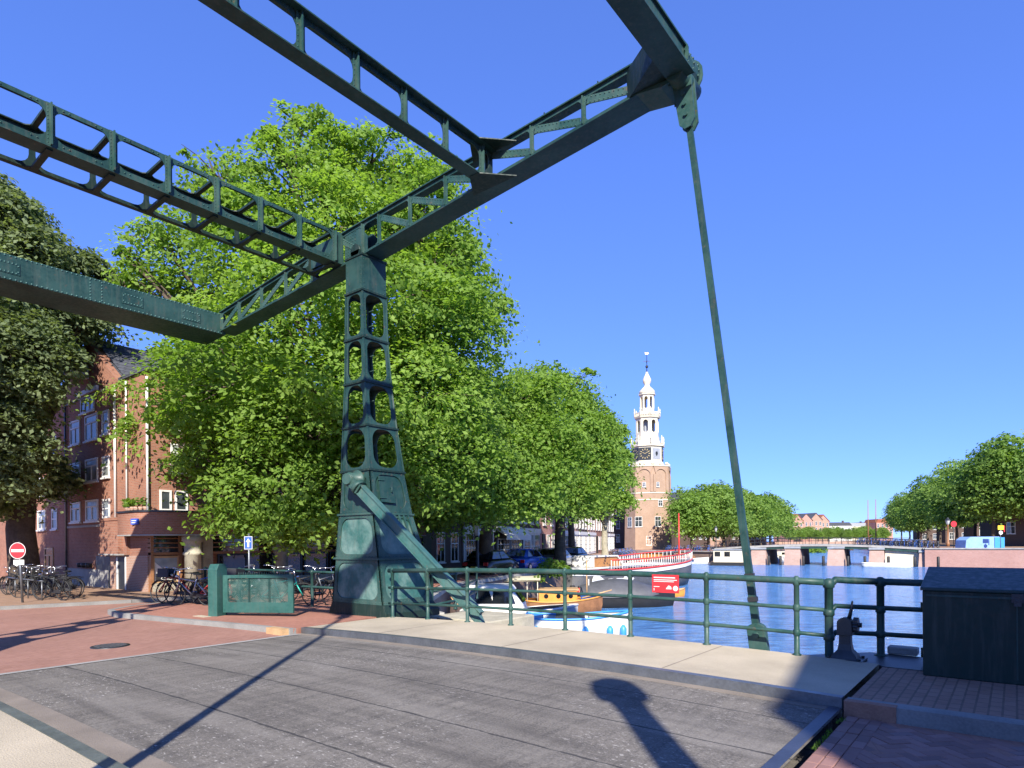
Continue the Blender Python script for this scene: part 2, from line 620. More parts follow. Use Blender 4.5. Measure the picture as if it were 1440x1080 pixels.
# ================================================================== light and sky
SUN_TO = V3((.95, -1.12, 1.0)).normalized()
w = bpy.data.worlds.new('World')
scene.world = w
w.use_nodes = True
wn = w.node_tree
sky = wn.nodes.new('ShaderNodeTexSky')
sky.sky_type = 'NISHITA'
sky.sun_disc = False
sky.sun_elevation = math.asin(SUN_TO.z)
sky.sun_rotation = math.atan2(SUN_TO.x, SUN_TO.y)
sky.altitude = 0
sky.air_density = .7
sky.dust_density = 0
sky.ozone_density = 6.0
hs = wn.nodes.new('ShaderNodeMix')
hs.data_type = 'RGBA'
hs.blend_type = 'MULTIPLY'
hs.inputs[0].default_value = 1
hs.inputs[7].default_value = (.625, .90, 1.86, 1)
gm = wn.nodes.new('ShaderNodeGamma')
gm.inputs[1].default_value = .58
wn.links.new(sky.outputs[0], gm.inputs[0])
wn.links.new(gm.outputs[0], hs.inputs[6])
wn.links.new(hs.outputs[2], wn.nodes['Background'].inputs[0])
wn.nodes['Background'].inputs[1].default_value = .15
sd = bpy.data.lights.new('sun', 'SUN')
sd.energy = 5.0
sd.angle = R(.53)
sd.color = (1, .94, .84)
so = bpy.data.objects.new('sun', sd)
so.rotation_euler = (-SUN_TO).to_track_quat('-Z', 'Y').to_euler()
so.location = (30, -40, 50)
COL.objects.link(so)
scene.view_settings.view_transform = 'Standard'
scene.view_settings.look = 'None'
scene.view_settings.gamma = 1
scene.view_settings.exposure = 1.0
scene.cycles.use_denoising = True
scene.cycles.max_bounces = 8
scene.cycles.transparent_max_bounces = 4

# ================================================================== the bridge leaf (setting)
XL, XR = -11.35, -1.45


def zc(x):
    return .03 - .0032 * (x + 5.8) ** 2 + .0 * x


def strip(name, mat, y0, y1, dz, x0=XL, x1=XR, n=20, thick=.1):
    b = MB()
    xs = [x0 + (x1 - x0) * i / n for i in range(n + 1)]
    top = [[(x, y0, zc(x) + dz), (x, y1, zc(x) + dz)] for x in xs]
    prof = [[(x, y0, zc(x) + dz - thick), (x, y0, zc(x) + dz), (x, y1, zc(x) + dz), (x, y1, zc(x) + dz - thick)] for x in xs]
    b.grid(prof, False, True)
    return struct(b.build(name, mat))


strip('bridge_deck', 'deck', 1.95, 7.38, -.12, thick=.25)
strip('footpath', 'gravel_walk', 7.50, 9.68, 0, thick=.3)
strip('footpath_near', 'gravel_walk', -.45, 1.75, 0, thick=.3)
strip('steel_kerb', 'steel', 7.385, 7.497, .004, thick=.16)
strip('steel_kerb_near', 'steel_green', 1.752, 1.86, .004, thick=.16)
strip('gutter', 'gutter_grit', 1.865, 2.22, -.112, thick=.006)
strip('gutter_far', 'gutter_grit', 7.24, 7.38, -.113, thick=.006)
for xj_ in (-3.55, -6.2, -9.1):
    strip('footpath_joint', 'gutter_grit', 7.52, 9.66, .003, xj_ - .008, xj_ + .008, 1, .004)
strip('deck_end_strip', 'blue_strip', 1.95, 7.36, -.100, -1.57, -1.455, 4, .03)
strip('deck_start_strip', 'stone', 1.95, 7.3, -.112, -11.36, -11.2, 2, .01)

# ================================================================== railing on the far footpath
rail = thing('bridge_railing', 'green three-rail tube railing along the far edge of the beige footpath', 'railing', (-6, 9.62, 0))
YR = 9.6
posts_x = [-2.46, -3.78, -5.1, -6.42, -7.68, -8.82, -9.98, -11.12]


def post_mb(x, y, z0, h, r=.037):
    b = MB()
    b.lathe([(r * 1.7, -.02), (r * 1.7, .015), (r, .03), (r, h - .07), (r * 1.35, h - .06), (r * 1.35, h + .0), (r * 1.15, h + .045), (r * .5, h + .07)], (x, y, z0), 10)
    for zz in (.32, .675):
        b.lathe([(r, zz - .05), (r * 1.3, zz - .035), (r * 1.3, zz + .035), (r, zz + .05)], (x, y, z0), 10)
    return b


def rails_run(parent, pts, zs=(1.06, .675, .32), rs=(.048, .028, .028), mats=('green_worn',) * 3):
    for z, r, mt in zip(zs, rs, mats):
        MB().tube([V3(p) + V3((0, 0, z)) for p in pts], r, 8).build('rail', mt, rail if parent is None else parent)


for x in posts_x:
    post_mb(x, YR, zc(x), 1.06).build('post', 'green_worn', rail)
rails_run(rail, [(x, YR, zc(x)) for x in [-11.25, -9, -7, -5, -3.5, -2.46, -2.1]])
# lifting latch post and side railing on the abutment at the free end
rl2 = thing('abutment_railing', 'dark green tube railing behind the lever stand, bending round to the green cabinet', 'railing', (-1.6, 10.5, -.05))
post_mb(-2.12, 9.98, -.09, 1.1, .058).build('post', 'green', rl2)
post_mb(-1.55, 10.52, -.06, 1.08, .052).build('post', 'green', rl2)
post_mb(.4, 10.75, -.06, 1.08, .052).build('post', 'green', rl2)
for z, r in ((1.04, .05), (.66, .036), (.28, .036)):
    MB().tube([(-2.12, 9.98, z - .06 - .02), (-2.06, 10.12, z + .015), (-1.9, 10.26, z), (-1.55, 10.52, z - .02), (-1.0, 10.66, z - .03), (.4, 10.75, z - .04), (1.8, 10.8, z - .04)], r, 8).build('rail', 'green', rl2)

# near railing, behind the camera: only its shadow and its other posts matter from a step aside
rl3 = thing('near_railing', 'green three-rail tube railing along the near edge of the bridge', 'railing', (-6, -.4, 0))
for x in posts_x[1:]:
    post_mb(x, -.4, zc(x), 1.06).build('post', 'green_worn', rl3)
rails_run(rl3, [(x, -.4, zc(x)) for x in [-11.25, -9, -7, -5, -3.6]])

# ================================================================== pylons
LV = [(-.16, 1.06, 1.72), (.2, .955, 1.60), (1.26, .82, 1.49), (2.32, .65, 1.21), (3.35, .53, 1.05), (4.4, .455, .90), (5.44, .37, .81), (6.49, .335, .73), (7.6, .31, .72), (8.42, .305, .72)]
PXC, PYF = -12.3, 9.5


def pylon(far, label):
    fy = (lambda y: y) if far else (lambda y: 9.36 - y)
    root = thing('bridge_pylon', label, 'pylon', (PXC, fy(10.3), -.16), 'riveted pylons of the drawbridge')

    def C(i, inset=0.0):
        z, hw, dp = LV[i]
        a, b = PYF + inset, PYF + dp - inset
        hw -= inset
        return [V3((PXC - hw, fy(a), z)), V3((PXC + hw, fy(a), z)), V3((PXC + hw, fy(b), z)), V3((PXC - hw, fy(b), z))]

    def faces(i):
        lo, hi = C(i), C(i + 1)
        for k in range(4):
            A, B, Cc, D = lo[k], lo[(k + 1) % 4], hi[(k + 1) % 4], hi[k]
            if not far:
                A, B, Cc, D = B, A, D, Cc
            yield k, A, B, Cc, D
    # plinth
    b = MB()
    b.grid([C(0), [p + V3((0, 0, .16)) for p in C(0)], C(1)], False, True)
    b.quad(*C(1))
    b.build('plinth', 'green_dark', root, .008)
    # solid storeys
    for i in (1, 2, 3):
        fr, pn = MB(), MB()
        for k, A, B, Cc, D in faces(i):
            fr.holed(A, B, Cc, D, .13, .13, .11, .10, .26, .035, 6)
            n = (B - A).cross(D - A).normalized()
            s = -n * .03
            pn.quad(A + s, B + s, Cc + s, D + s)
            for P, Q, d1 in ((A, D, (B - A)), (B, Cc, (A - B))):
                e = d1.normalized() * .05
                fr.rivets(P + e + (Q - P) * .06, Q + e - (Q - P) * .06, n, .11, .015)
            for P, Q in ((A, B), (D, Cc)):
                e = (D - A).normalized() * (.055 if P is A else -.05)
                fr.rivets(P.lerp(Q, .07) + e, P.lerp(Q, .93) + e, n, .11, .015)
        fr.build('frame', 'green_worn' if i < 3 else 'green', root)
        pn.build('panel', 'green_chalk' if i < 3 else 'green', root)
    # bands between storeys
    for i in (2, 3, 4, 5, 6, 7, 8):
        b = MB()
        lo = C(i, -.035)
        b.prism([p + V3((0, 0, -.022)) for p in lo], (0, 0, .044))
        b.build('band', 'green_dark' if i > 3 else 'green_worn', root)
    # open storeys
    for i in (4, 5, 6, 7):
        b = MB()
        for k, A, B, Cc, D in faces(i):
            wd = (B - A).length
            b.holed(A, B, Cc, D, wd * .125, wd * .125, .08, .06, wd * .27, .022, 6)
            n = (B - A).cross(D - A).normalized()
            for P, Q, d1 in ((A, D, (B - A)), (B, Cc, (A - B))):
                e = d1.normalized() * .04
                b.rivets(P + e + (Q - P) * .05, Q + e - (Q - P) * .05, n, .13, .013)
        lo, hi = C(i), C(i + 1)
        for k in range(4):          # corner angles
            b.beam(lo[k], hi[k], .035, .035)
        b.build('lattice_storey', 'green', root)
    # climbing irons inside
    for j in range(11):
        z = 3.6 + j * .36
        MB().tube([(PXC - .28, fy(PYF + .35), z), (PXC + .28, fy(PYF + .35), z)], .012, 6).build('ladder_rung', 'green', root)
    # head
    b = MB()
    lo, hi = C(8), C(9)
    b.grid([lo, hi], False, True)
    b.quad(*hi)
    for k in range(4):
        A, B, Cc, D = lo[k], lo[(k + 1) % 4], hi[(k + 1) % 4], hi[k]
        n = (B - A).cross(D - A).normalized() * (1 if far else -1)
        for P, Q, d1 in ((A, D, (B - A)), (B, Cc, (A - B))):
            e = d1.normalized() * .05
            b.rivets(P + e, Q + e, n, .09, .014)
        b.rivets(A.lerp(B, .1) + V3((0, 0, .05)), A.lerp(B, .9) + V3((0, 0, .05)), n, .09, .014)
    b.build('head', 'green', root)
    b = MB()
    b.box((PXC - .33, min(fy(PYF - .02), fy(PYF + .74)), 8.42), (PXC + .33, max(fy(PYF - .02), fy(PYF + .74)), 8.46))
    for yy in (PYF + .12, PYF + .6):
        b.lathe([(.16, -.09), (.16, .09)], (PXC, fy(yy), 8.6), 14, axis=(0, 1, 0))
        b.box((PXC - .16, fy(yy) - .09, 8.46), (PXC + .16, fy(yy) + .09, 8.6))
    b.build('pivot_bearing', 'green_dark', root)
    # inspection hatch on the side that faces along the bridge
    lo, hi = C(3), C(4)
    P = lambda u, v: (lo[1] * (1 - u) + lo[2] * u) * (1 - v) + (hi[1] * (1 - u) + hi[2] * u) * v
    n = V3((1, 0, .115)).normalized()
    h = MB()
    h.prism([P(.2, .27) + n * .002, P(.58, .25) + n * .002, P(.58, .86) + n * .002, P(.2, .86) + n * .002], n * .03)
    hatch = h.build('hatch', 'green', root)
    OFF[hatch] = OFF[root]
    for v in (.36, .77):
        MB().beam(P(.17, v) + n * .04, P(.34, v) + n * .04, .03, .02).build('hinge', 'green_worn', hatch)
    h2 = MB()
    h2.tube([P(.5, .5) + n * .03, P(.5, .5) + n * .07, P(.5, .6) + n * .07, P(.5, .6) + n * .03], .012, 6)
    h2.build('handle', 'green_worn', hatch)
    # crank hub that carries the drive strut
    hb = MB()
    hb.lathe([(.24, 0), (.24, .08), (.17, .1), (.17, .30), (.12, .34)], (PXC + .1, fy(PYF + .03), 3.12), 16, axis=(0, -1 if far else 1, 0))
    hb.build('crank_hub', 'green_worn', root)
    # louvres on the middle storey
    lo, hi = C(2), C(3)
    P = lambda u, v: (lo[1] * (1 - u) + lo[2] * u) * (1 - v) + (hi[1] * (1 - u) + hi[2] * u) * v
    for u in (.5, .62, .74, .86):
        MB().beam(P(u, .98) + n * .01, P(u + .02, .55) + n * .02, .035, .05, (0, 1, 0)).build('rib', 'green_worn', root)
    return root


pylon(True, 'tall green riveted pylon beside the far footpath, in front of the big leafy tree')
pylon(False, 'green riveted pylon on the near side of the bridge, out of view at the left')


def strut(far, label):
    fy = (lambda y: y) if far else (lambda y: 9.36 - y)
    p, q = V3((-12.2, fy(9.3), 3.13)), V3((-8.75, fy(9.98), .02))
    root = thing('drive_strut', label, 'strut', p, 'slanting struts of the drawbridge')
    d = (q - p).normalized()
    s = d.cross(V3((0, 0, 1))).normalized()
    u = s.cross(d)
    b = MB()
    a, e = p + d * .25, q - d * .1
    b.beam(a, e, .10, .235, u)
    for k in (-1, 1):
        b.beam(a + u * k * .105, e + u * k * .105, .17, .03, u)
        b.beam(a + u * k * .045 - s * (.06 if far else -.06), e + u * k * .045 - s * (.06 if far else -.06), .02, .025, u)
    b.build('bar', 'brace', root)
    b = MB()
    for k in (-1, 1):
        b.beam(p - d * .05 + s * k * .10, p + d * .4 + s * k * .10, .035, .24, u)
    b.lathe([(.13, -.17), (.13, .17)], p, 14, axis=s)
    b.lathe([(.19, -.05), (.19, .05)], p + d * .3, 14, axis=d)
    b.build('fork', 'green_worn', root)
    b = MB()
    b.prism([q - d * .35 + u * .13 - s * .07, q + d * .12 - u * .05 - s * .07, q + d * .05 - u * .15 - s * .07, q - d * .35 - u * .13 - s * .07], s * .14)
    b.build('shoe', 'brace', root)
    return root


strut(True, 'pale green slanting strut running from the far pylon down to the footpath edge')
strut(False, 'green slanting strut on the near pylon, out of view')

# ================================================================== the balance frame
bal = thing('balance_frame', 'overhead dark green riveted balance frame of the drawbridge with its counterweight box', 'lifting frame', (-12.3, 4.68, 8.46))
PV = -12.6


def zb(x):
    return 8.46 + (x - PV) * (.083 if x > PV else .053)


def zt(x):
    return 9.24 + (x - PV) * (.050 if x > PV else .088)


NODES = [-18.9, -17.86, -16.64, -15.42, -14.2, -13.05, -12.15, -11.55, -10.5, -9.4, -8.25, -7.13, -5.98, -4.85]


def side_girder(far):
    fy = (lambda y: y) if far else (lambda y: 9.36 - y)
    b = MB()
    xs = [-19.0, PV, -4.2]
    for a, e in zip(xs[:-1], xs[1:]):
        # flanges
        b.beam((a, fy(9.86), zb(a) - .012), (e, fy(9.86), zb(e) - .012), .52, .024)
        b.beam((a, fy(9.76), zt(a) + .012), (e, fy(9.76), zt(e) + .012), .32, .024)
        for y in (9.66, 10.06):
            b.beam((a, fy(y), zb(a) + .035), (e, fy(y), zb(e) + .035), .02, .07)
            if y < 9.8:
                b.beam((a, fy(y), zt(a) - .035), (e, fy(y), zt(e) - .035), .02, .07)
    g = b.build('side_girder', 'green', bal)
    for y in (9.66, 10.06):
        out = -1 if y < 9.8 else 1
        if not far:
            out = -out
        for i, x in enumerate(NODES if y < 9.8 else []):
            po = MB()
            po.beam((x, fy(y), zb(x)), (x, fy(y), zt(x)), .085, .03, (0, 1, 0))
            po.beam((x, fy(y) + out * .03, zb(x) + .03), (x, fy(y) + out * .03, zt(x) - .03), .02, .05, (0, 1, 0))
            for k in (-.03, .03):
                po.rivets((x + k, fy(y) + out * .012, zb(x) + .05), (x + k, fy(y) + out * .012, zt(x) - .05), (0, out, 0), .075, .011)
            for sx in (-1, 1):      # curved corner gussets
                for zz, sz in ((zb(x) + .068, 1), (zt(x) - .068, -1)):
                    pts = [(x + sx * .04, fy(y) - .012, zz)]
                    for t in range(4):
                        an = R(90 * t / 3)
                        pts.append((x + sx * (.04 + .11 * (1 - math.sin(an))), fy(y) - .012, zz + sz * .11 * (1 - math.cos(an))))
                    po.prism(pts, (0, .024, 0))
            po.build('post', 'green_worn', g)
        for x0, x1 in zip(NODES[:-1], NODES[1:]):
            if x1 - x0 < .7 or y > 9.8:
                continue
            if x1 <= PV + .1:       # rear: rises towards the pivot
                p, q = (x0 + .08, fy(y), zb(x0) + .12), (x1 - .08, fy(y), zt(x1) - .12)
            else:
                p, q = (x0 + .08, fy(y), zt(x0) - .12), (x1 - .08, fy(y), zb(x1) + .12)
            di = MB()
            di.beam(p, q, .02, .14, (0, 0, 1))
            pv, qv = V3(p), V3(q)
            dd = (qv - pv).normalized()
            uu = V3((-dd.z, 0, dd.x))
            for k in (-.045, .045):
                for sgn in (-1, 1):
                    di.rivets(pv + dd * .08 + uu * k + V3((0, sgn * .012, 0)), qv - dd * .08 + uu * k + V3((0, sgn * .012, 0)), (0, sgn, 0), .085, .015)
            di.build('diagonal', 'green_worn', g)
    # bolts standing on the top flange
    for x in NODES[1:-1]:
        MB().tube([(x + .3, fy(9.65), zt(x + .3)), (x + .3, fy(9.65), zt(x + .3) + .09)], .014, 5).build('bolt', 'green_dark', g)
    # closed plate round the pivot
    b = MB()
    for y in (9.66, 10.06):
        b.prism([(-12.85, fy(y) + .001, zb(-12.85) + .02), (-12.0, fy(y), zb(-12.0) + .02), (-12.0, fy(y), zb(-12) + .42), (-12.3, fy(y), zt(-12.3) - .05), (-12.85, fy(y), zt(-12.85) - .03)], (0, .022, 0))
    for k in range(5):
        b.rivets((-12.8 + k * .09, fy(9.655), zb(-12.6) + .06), (-12.8 + k * .09, fy(9.655), zt(-12.6) - .08), (0, -1 if far else 1, 0), .07, .012)
    b.build('pivot_plate', 'green', g)
    return g


side_girder(True)
side_girder(False)

YA, YB = -.30, 9.66          # inner faces of the two side girders


def ladder_plate(b, x, z0, z1, ys, il, ib, it, rad, th=.02, face=1):
    """vertical open-web plate in the plane x, one rounded hole per bay"""
    for y0, y1 in zip(ys[:-1], ys[1:]):
        if face > 0:
            b.holed((x, y0, z0), (x, y1, z0), (x, y1, z1), (x, y0, z1), il, il, ib, it, rad, th)
        else:
            b.holed((x, y1, z0), (x, y0, z0), (x, y0, z1), (x, y1, z1), il, il, ib, it, rad, th)


# cross girder ahead of the pivot: one open web between two flanges
b = MB()
XM, Z0, Z1 = -8.12, 8.72, 9.36
ym = [YB - .32 - 1.0 * k for k in range(10)][::-1]
ym = [YA + .02] + [y for y in ym if y > YA + .3] + [YB - .02]
ladder_plate(b, XM, Z0, Z1, ym, .045, .075, .075, .19)
b.box((XM - .15, YA, Z0 - .022), (XM + .13, YB, Z0 - .001))
b.box((XM - .15, YA, Z1 + .001), (XM + .13, YB, Z1 + .022))
cg = b.build('cross_girder', 'green', bal)
for y in ym[1:-1]:
    b = MB()
    b.box((XM + .002, y - .012, Z0), (XM + .075, y + .012, Z1))
    b.box((XM + .012, y - .07, Z0), (XM + .022, y + .07, Z1))
    for k in (-.05, .05):
        b.rivets((XM + .022, y + k, Z0 + .04), (XM + .022, y + k, Z1 - .04), (1, 0, 0), .07, .011)
    for k in (-.2, -.27, .2, .27):
        b.rivet((XM + .003, y + k, Z0 + .045), (1, 0, 0), .014)
        b.rivet((XM + .003, y + k, Z1 - .045), (1, 0, 0), .014)
    b.build('stiffener', 'green_worn', cg)
for y, s in ((YB, -1), (YA, 1)):
    b = MB()
    for z in (Z0 - .03, Z1 + .005):
        b.prism([(XM - .1, y + s * .55, z), (XM + .1, y + s * .55, z), (XM + .62, y, z), (XM - .5, y, z)], (0, 0, .02))
    b.prism([(XM - .01, y, Z0 - .02), (XM - .01, y + s * .4, Z0 + .02), (XM - .01, y + s * .12, Z0 + .3), (XM - .01, y, Z1)], (.03, 0, 0))
    b.build('corner_gusset', 'green_dark', cg)

# box cross girder over the pylons
XF, XB = -12.92, -13.92
z0, z1 = 8.49, 9.22
yp = [YB - .25 - .965 * k for k in range(11)][::-1]
yp = [YA + .02] + [y for y in yp if y > YA + .3] + [YB - .02]
b = MB()
ladder_plate(b, XF, z0, z1, yp, .05, .10, .075, .19)
b.box((XF - .34, YA, z0 - .024), (XF + .02, YB, z0))
fg = b.build('box_girder', 'green', bal)
b = MB()
ladder_plate(b, XB, z0 - .04, z1 - .03, yp, .05, .075, .075, .19)
# top and bottom ladder planes
for zz, tw in ((z0 - .06, .10), (z1 - .04, .09)):
    b.box((XB - .06, YA, zz), (XB + .06, YB, zz + .02))
    b.box((XF - .12, YA, zz + (.04 if zz < 9 else 0)), (XF - .001, YB, zz + .02 + (.04 if zz < 9 else 0)))
    for y in yp[1:-1]:
        b.beam((XF - .06, y, zz + .03), (XB + .06, y, zz + .01), tw, .05)
        for s in (-1, 1):       # rounded corners of the ladder openings
            pts = [(XB + .05, y + s * .04, zz)]
            for t in range(4):
                an = R(90 * t / 3)
                pts.append((XB + .05 + .15 * (1 - math.cos(an)), y + s * (.04 + .15 * (1 - math.sin(an))), zz))
            b.prism(pts, (0, 0, .02))
b.build('ladder_bracing', 'green_dark', fg)
b = MB()
# deep channel between the two faces
b.box((XF - .40, YA, z0 + .002), (XF - .376, YB, z0 + .30))
b.build('channel', 'green', fg)
for y in yp[1:-1]:
    b = MB()
    b.box((XF + .002, y - .012, z0), (XF + .085, y + .012, z1 - .01))
    b.box((XF + .01, y - .065, z0), (XF + .022, y + .065, z1 - .005))
    for k in (-.045, .045):
        b.rivets((XF + .022, y + k, z0 + .04), (XF + .022, y + k, z1 - .04), (1, 0, 0), .065, .011)
    for k in (-.19, -.28, .19, .28):
        b.rivet((XF + .003, y + k, z0 + .055), (1, 0, 0), .015)
        b.rivet((XF + .003, y + k, z1 - .045), (1, 0, 0), .015)
    b.build('stiffener', 'green_worn', fg)
for y, s in ((YB, -1), (YA, 1)):
    b = MB()
    pts = [(XF - .01, y, z0), (XF - .01, y + s * .42, z0)]
    for t in range(7):
        an = R(90 * t / 6)
        pts.append((XF - .01, y + s * (.42 - .22 * math.sin(an)), z0 + .10 + .0 + (z1 - z0 - .2) * t / 6))
    pts += [(XF - .01, y + s * .45, z1), (XF - .01, y, z1)]
    b.prism(pts, (.024, 0, 0))
    b.box((XF - .9, min(y + s * .05, y + s * .3), z0 + .03), (XF - .02, max(y + s * .05, y + s * .3), z0 + .55))
    b.build('end_gusset', 'green', fg)

# counterweight box
b = MB()
CX0, CX1 = -20.15, -18.92
b.prism([(CX1, YA + .02, 8.03), (CX1, YA + .02, 8.64), (CX0, YA + .02, 8.58), (CX0, YA + .02, 7.97)], (0, YB - YA + .1, 0))
cw = b.build('counterweight_box', 'green', bal, .006)
b = MB()
n = (1, 0, 0)
b.rivets((CX1, YA + .1, 8.06), (CX1, YB, 8.06), n, .105, .022)
b.rivets((CX1, YA + .1, 8.61), (CX1, YB, 8.61), n, .105, .022)
b.rivets((CX1, YB + .02, 8.1), (CX1, YB + .02, 8.58), n, .09, .02)
for y in (6.15, 6.42, 1.2, 1.45):
    b.rivets((CX1, y, 8.1), (CX1, y, 8.58), n, .075, .02)
for y in (6.98, 8.55, 2.2, 4.2):
    b.rivets((CX1 + .012, y, 8.22), (CX1 + .012, y + .38, 8.22), n, .075, .02)
    b.rivets((CX1 + .012, y, 8.44), (CX1 + .012, y + .38, 8.44), n, .075, .02)
    b.rivets((CX1 + .012, y - .04, 8.26), (CX1 + .012, y - .04, 8.40), n, .07, .02)
    b.rivets((CX1 + .012, y + .42, 8.26), (CX1 + .012, y + .42, 8.40), n, .07, .02)
b.build('rivets', 'rivet', cw)
for y in (6.98, 8.55, 2.2, 4.2):
    b = MB()
    b.box((CX1 - .02, y - .08, 8.18), (CX1 + .012, y + .46, 8.48))
    b.build('cover_plate', 'green', cw, .008)

# front beam with rounded ends
b = MB()
b.box((-4.34, YA, 9.02), (-3.93, YB, 9.05))
b.box((-4.30, YA, 9.05), (-4.06, YB, 9.44))
b.box((-4.36, YA, 9.44), (-4.02, YB, 9.47))
fb = b.build('front_beam', 'green', bal)
for y, s in ((YB, -1), (YA, 1)):
    b = MB()
    b.prism([(-5.1, y + s * .0, 9.10), (-4.1, y, 9.06), (-4.1, y + s * .6, 9.053), (-4.34, y + s * .62, 9.053)], (0, 0, .02))
    b.prism([(-5.1, y + s * .0, 9.6), (-4.3, y, 9.5), (-4.3, y + s * .6, 9.475), (-4.34, y + s * .62, 9.475)], (0, 0, .02))
    b.prism([(-5.12, y, zb(-5.1)), (-5.12, y, 9.6), (-4.34, y + s * .62, 9.45), (-4.34, y + s * .62, 9.05)], (.02, 0, 0))
    b.build('corner_gusset', 'green_dark', fb)
for sgn, yc in ((1, 9.86), (-1, -.5)):
    b = MB()
    # rounded nose plates
    prof = []
    for t in range(13):
        an = R(-90 + 180 * t / 12)
        prof.append((-4.48 + .46 * math.cos(an), yc - .27, 9.33 + .33 * math.sin(an)))
    prof += [(-5.0, yc - .27, 9.62), (-5.0, yc - .27, 9.09)]
    b.prism(prof, (0, .54, 0))
    for yy in (-.285, .285):
        pr_ = [(p[0] + (.035 if p[0] > -4.3 else 0), yc + yy - .012, p[2] + (.03 if p[2] > 9.33 else -.03)) for p in prof[:13]]
        pr2 = [(p[0] - (.02 if p[0] > -4.3 else 0), yc + yy - .012, p[2] + (-.03 if p[2] > 9.33 else .03)) for p in prof[:13]]
        for j in range(12):
            b.prism([pr_[j], pr_[j + 1], pr2[j + 1], pr2[j]], (0, .024, 0))
    for t in range(1, 12):
        an = R(-90 + 180 * t / 12)
        for yy in (-.2, 0, .2):
            b.rivet((-4.48 + .46 * math.cos(an), yc + yy, 9.33 + .33 * math.sin(an)), (math.cos(an), 0, math.sin(an)), .022)
    b.lathe([(.16, -.36), (.16, .36)], (-4.2, yc, 9.1), 16, axis=(0, 1, 0))
    b.build('nose_plate', 'green_worn', fb)


def rod(yc, label):
    top, bot = V3((-4.2, yc, 9.1)), V3((-3.08, yc, .12))
    root = thing('lifting_rod', label, 'rod', bot, 'lifting rods of the drawbridge')
    d = (top - bot).normalized()
    e = V3((0, 1, 0)).cross(d).normalized()
    b = MB()
    b.beam(bot, top - d * .6, .075, .108, e, .065, .09)
    b.build('bar', 'green', root)
    b = MB()
    for k in (-.07, .07):
        o = V3((0, k, 0))
        pts = []
        c0, c1 = top, top - d * .72
        for t in range(9):
            an = R(180 * t / 8)
            pts.append(c0 + e * (.16 * math.cos(an)) + d * (.16 * math.sin(an)))
        pts += [c1 - e * .13 + d * .0, c1 - e * .05 - d * .1, c1 + e * .05 - d * .1, c1 + e * .13]
        b.prism([p + o + V3((0, -.018, 0)) for p in pts], (0, .036, 0))
        for t in (.25, .42, .6):
            b.lathe([(.035, -.03), (.035, .03)], top - d * t + o * 1.3, 8, axis=(0, 1, 0))
    b.lathe([(.09, -.16), (.09, .16)], top, 12, axis=(0, 1, 0))
    b.build('link_plate', 'green_worn', root)
    b = MB()
    pts = []
    for t in range(9):
        an = R(180 * t / 8)
        pts.append(bot + e * (.135 * math.cos(an)) + d * (.16 + .1 * math.sin(an)))
    pts += [bot - e * .135 - d * .3, bot + e * .135 - d * .3]
    b.prism([p + V3((0, -.06, 0)) for p in pts], (0, .12, 0))
    b.lathe([(.05, -.11), (.05, .11)], bot + d * .08, 8, axis=(0, 1, 0))
    b.build('shoe', 'green_worn', root, .006)
    for t in (.62, .98):
        MB().obox(bot + d * t, e * .066, (0, .046, 0), d * .035).build('collar', 'black', root)
    return root


rod(9.86, 'long thin green lifting rod hanging in front of the water')
rod(-.5, 'green lifting rod on the near side of the bridge, seen only by its shadow')
# ================================================================== water and land
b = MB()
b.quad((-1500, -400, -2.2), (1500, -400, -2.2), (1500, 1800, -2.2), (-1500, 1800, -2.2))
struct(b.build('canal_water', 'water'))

QL = [(-11.42, -120), (-11.42, 9.75), (-11.6, 11.6), (-13.6, 12.6), (-19, 19.5), (-21.6, 27), (-25.5, 44), (-31, 58), (-46, 97), (-52, 101), (-50, 104), (-36.5, 98.5), (-38.5, 118), (-50, 170), (-68, 262), (-80, 300), (-400, 360), (-600, 100), (-600, -120)]
QR = [(-1.38, -120), (-1.38, 9.6), (-1.9, 10.4), (-1.4, 10.95), (60, 12), (300, 12), (300, -120)]
QF = [(-9.5, 99.6), (60, 103), (400, 120), (400, 500), (-60, 420), (-40, 290), (-24, 210)]
QE = [(-80.5, 301), (-40.5, 291), (-60, 420), (-300, 500), (-400, 361)]


def land(name, poly, z, top, side):
    b = MB()
    n = len(poly)
    b.quad(*[(x, y, z) for x, y in poly])
    b.m = 1
    for i in range(n):
        (x0, y0), (x1, y1) = poly[i], poly[(i + 1) % n]
        b.quad((x0, y0, -4), (x1, y1, -4), (x1, y1, z), (x0, y0, z))
    return struct(b.build(name, [top, side]))


land('quay_ground', QL, -.3, 'road_brick', 'quay')
land('abutment_ground', QR, -.2, 'road_brick', 'quay')
land('far_quay_ground', QF, .2, 'pave_brown', 'quay_pink')
land('canal_end_ground', QE, 0, 'pave_brown', 'quay')


def coping(name, pts, z, mat='stone'):
    b = MB()
    for p, q in zip(pts[:-1], pts[1:]):
        b.beam((p[0], p[1], z), (q[0], q[1], z), .45, .16)
    return struct(b.build(name, mat))


coping('quay_coping', [(x - .15, y) for x, y in QL[2:10]], -.27)
coping('quay_coping_end', [(x, y) for x, y in QL[9:15]], -.27)
coping('far_quay_coping', [(60, 103.1), (-9.5, 99.7), (-24, 210), (-40, 290)], .24)

# approach: road rises to the bridge
b = MB()
b.grid([[(x, y, z) for y in (1.7, 4, 7.4)] for x, z in ((-11.35, -.19), (-13, -.21), (-15, -.235), (-18, -.27), (-22, -.294))], True)
struct(b.build('approach_road', 'road_brick'))


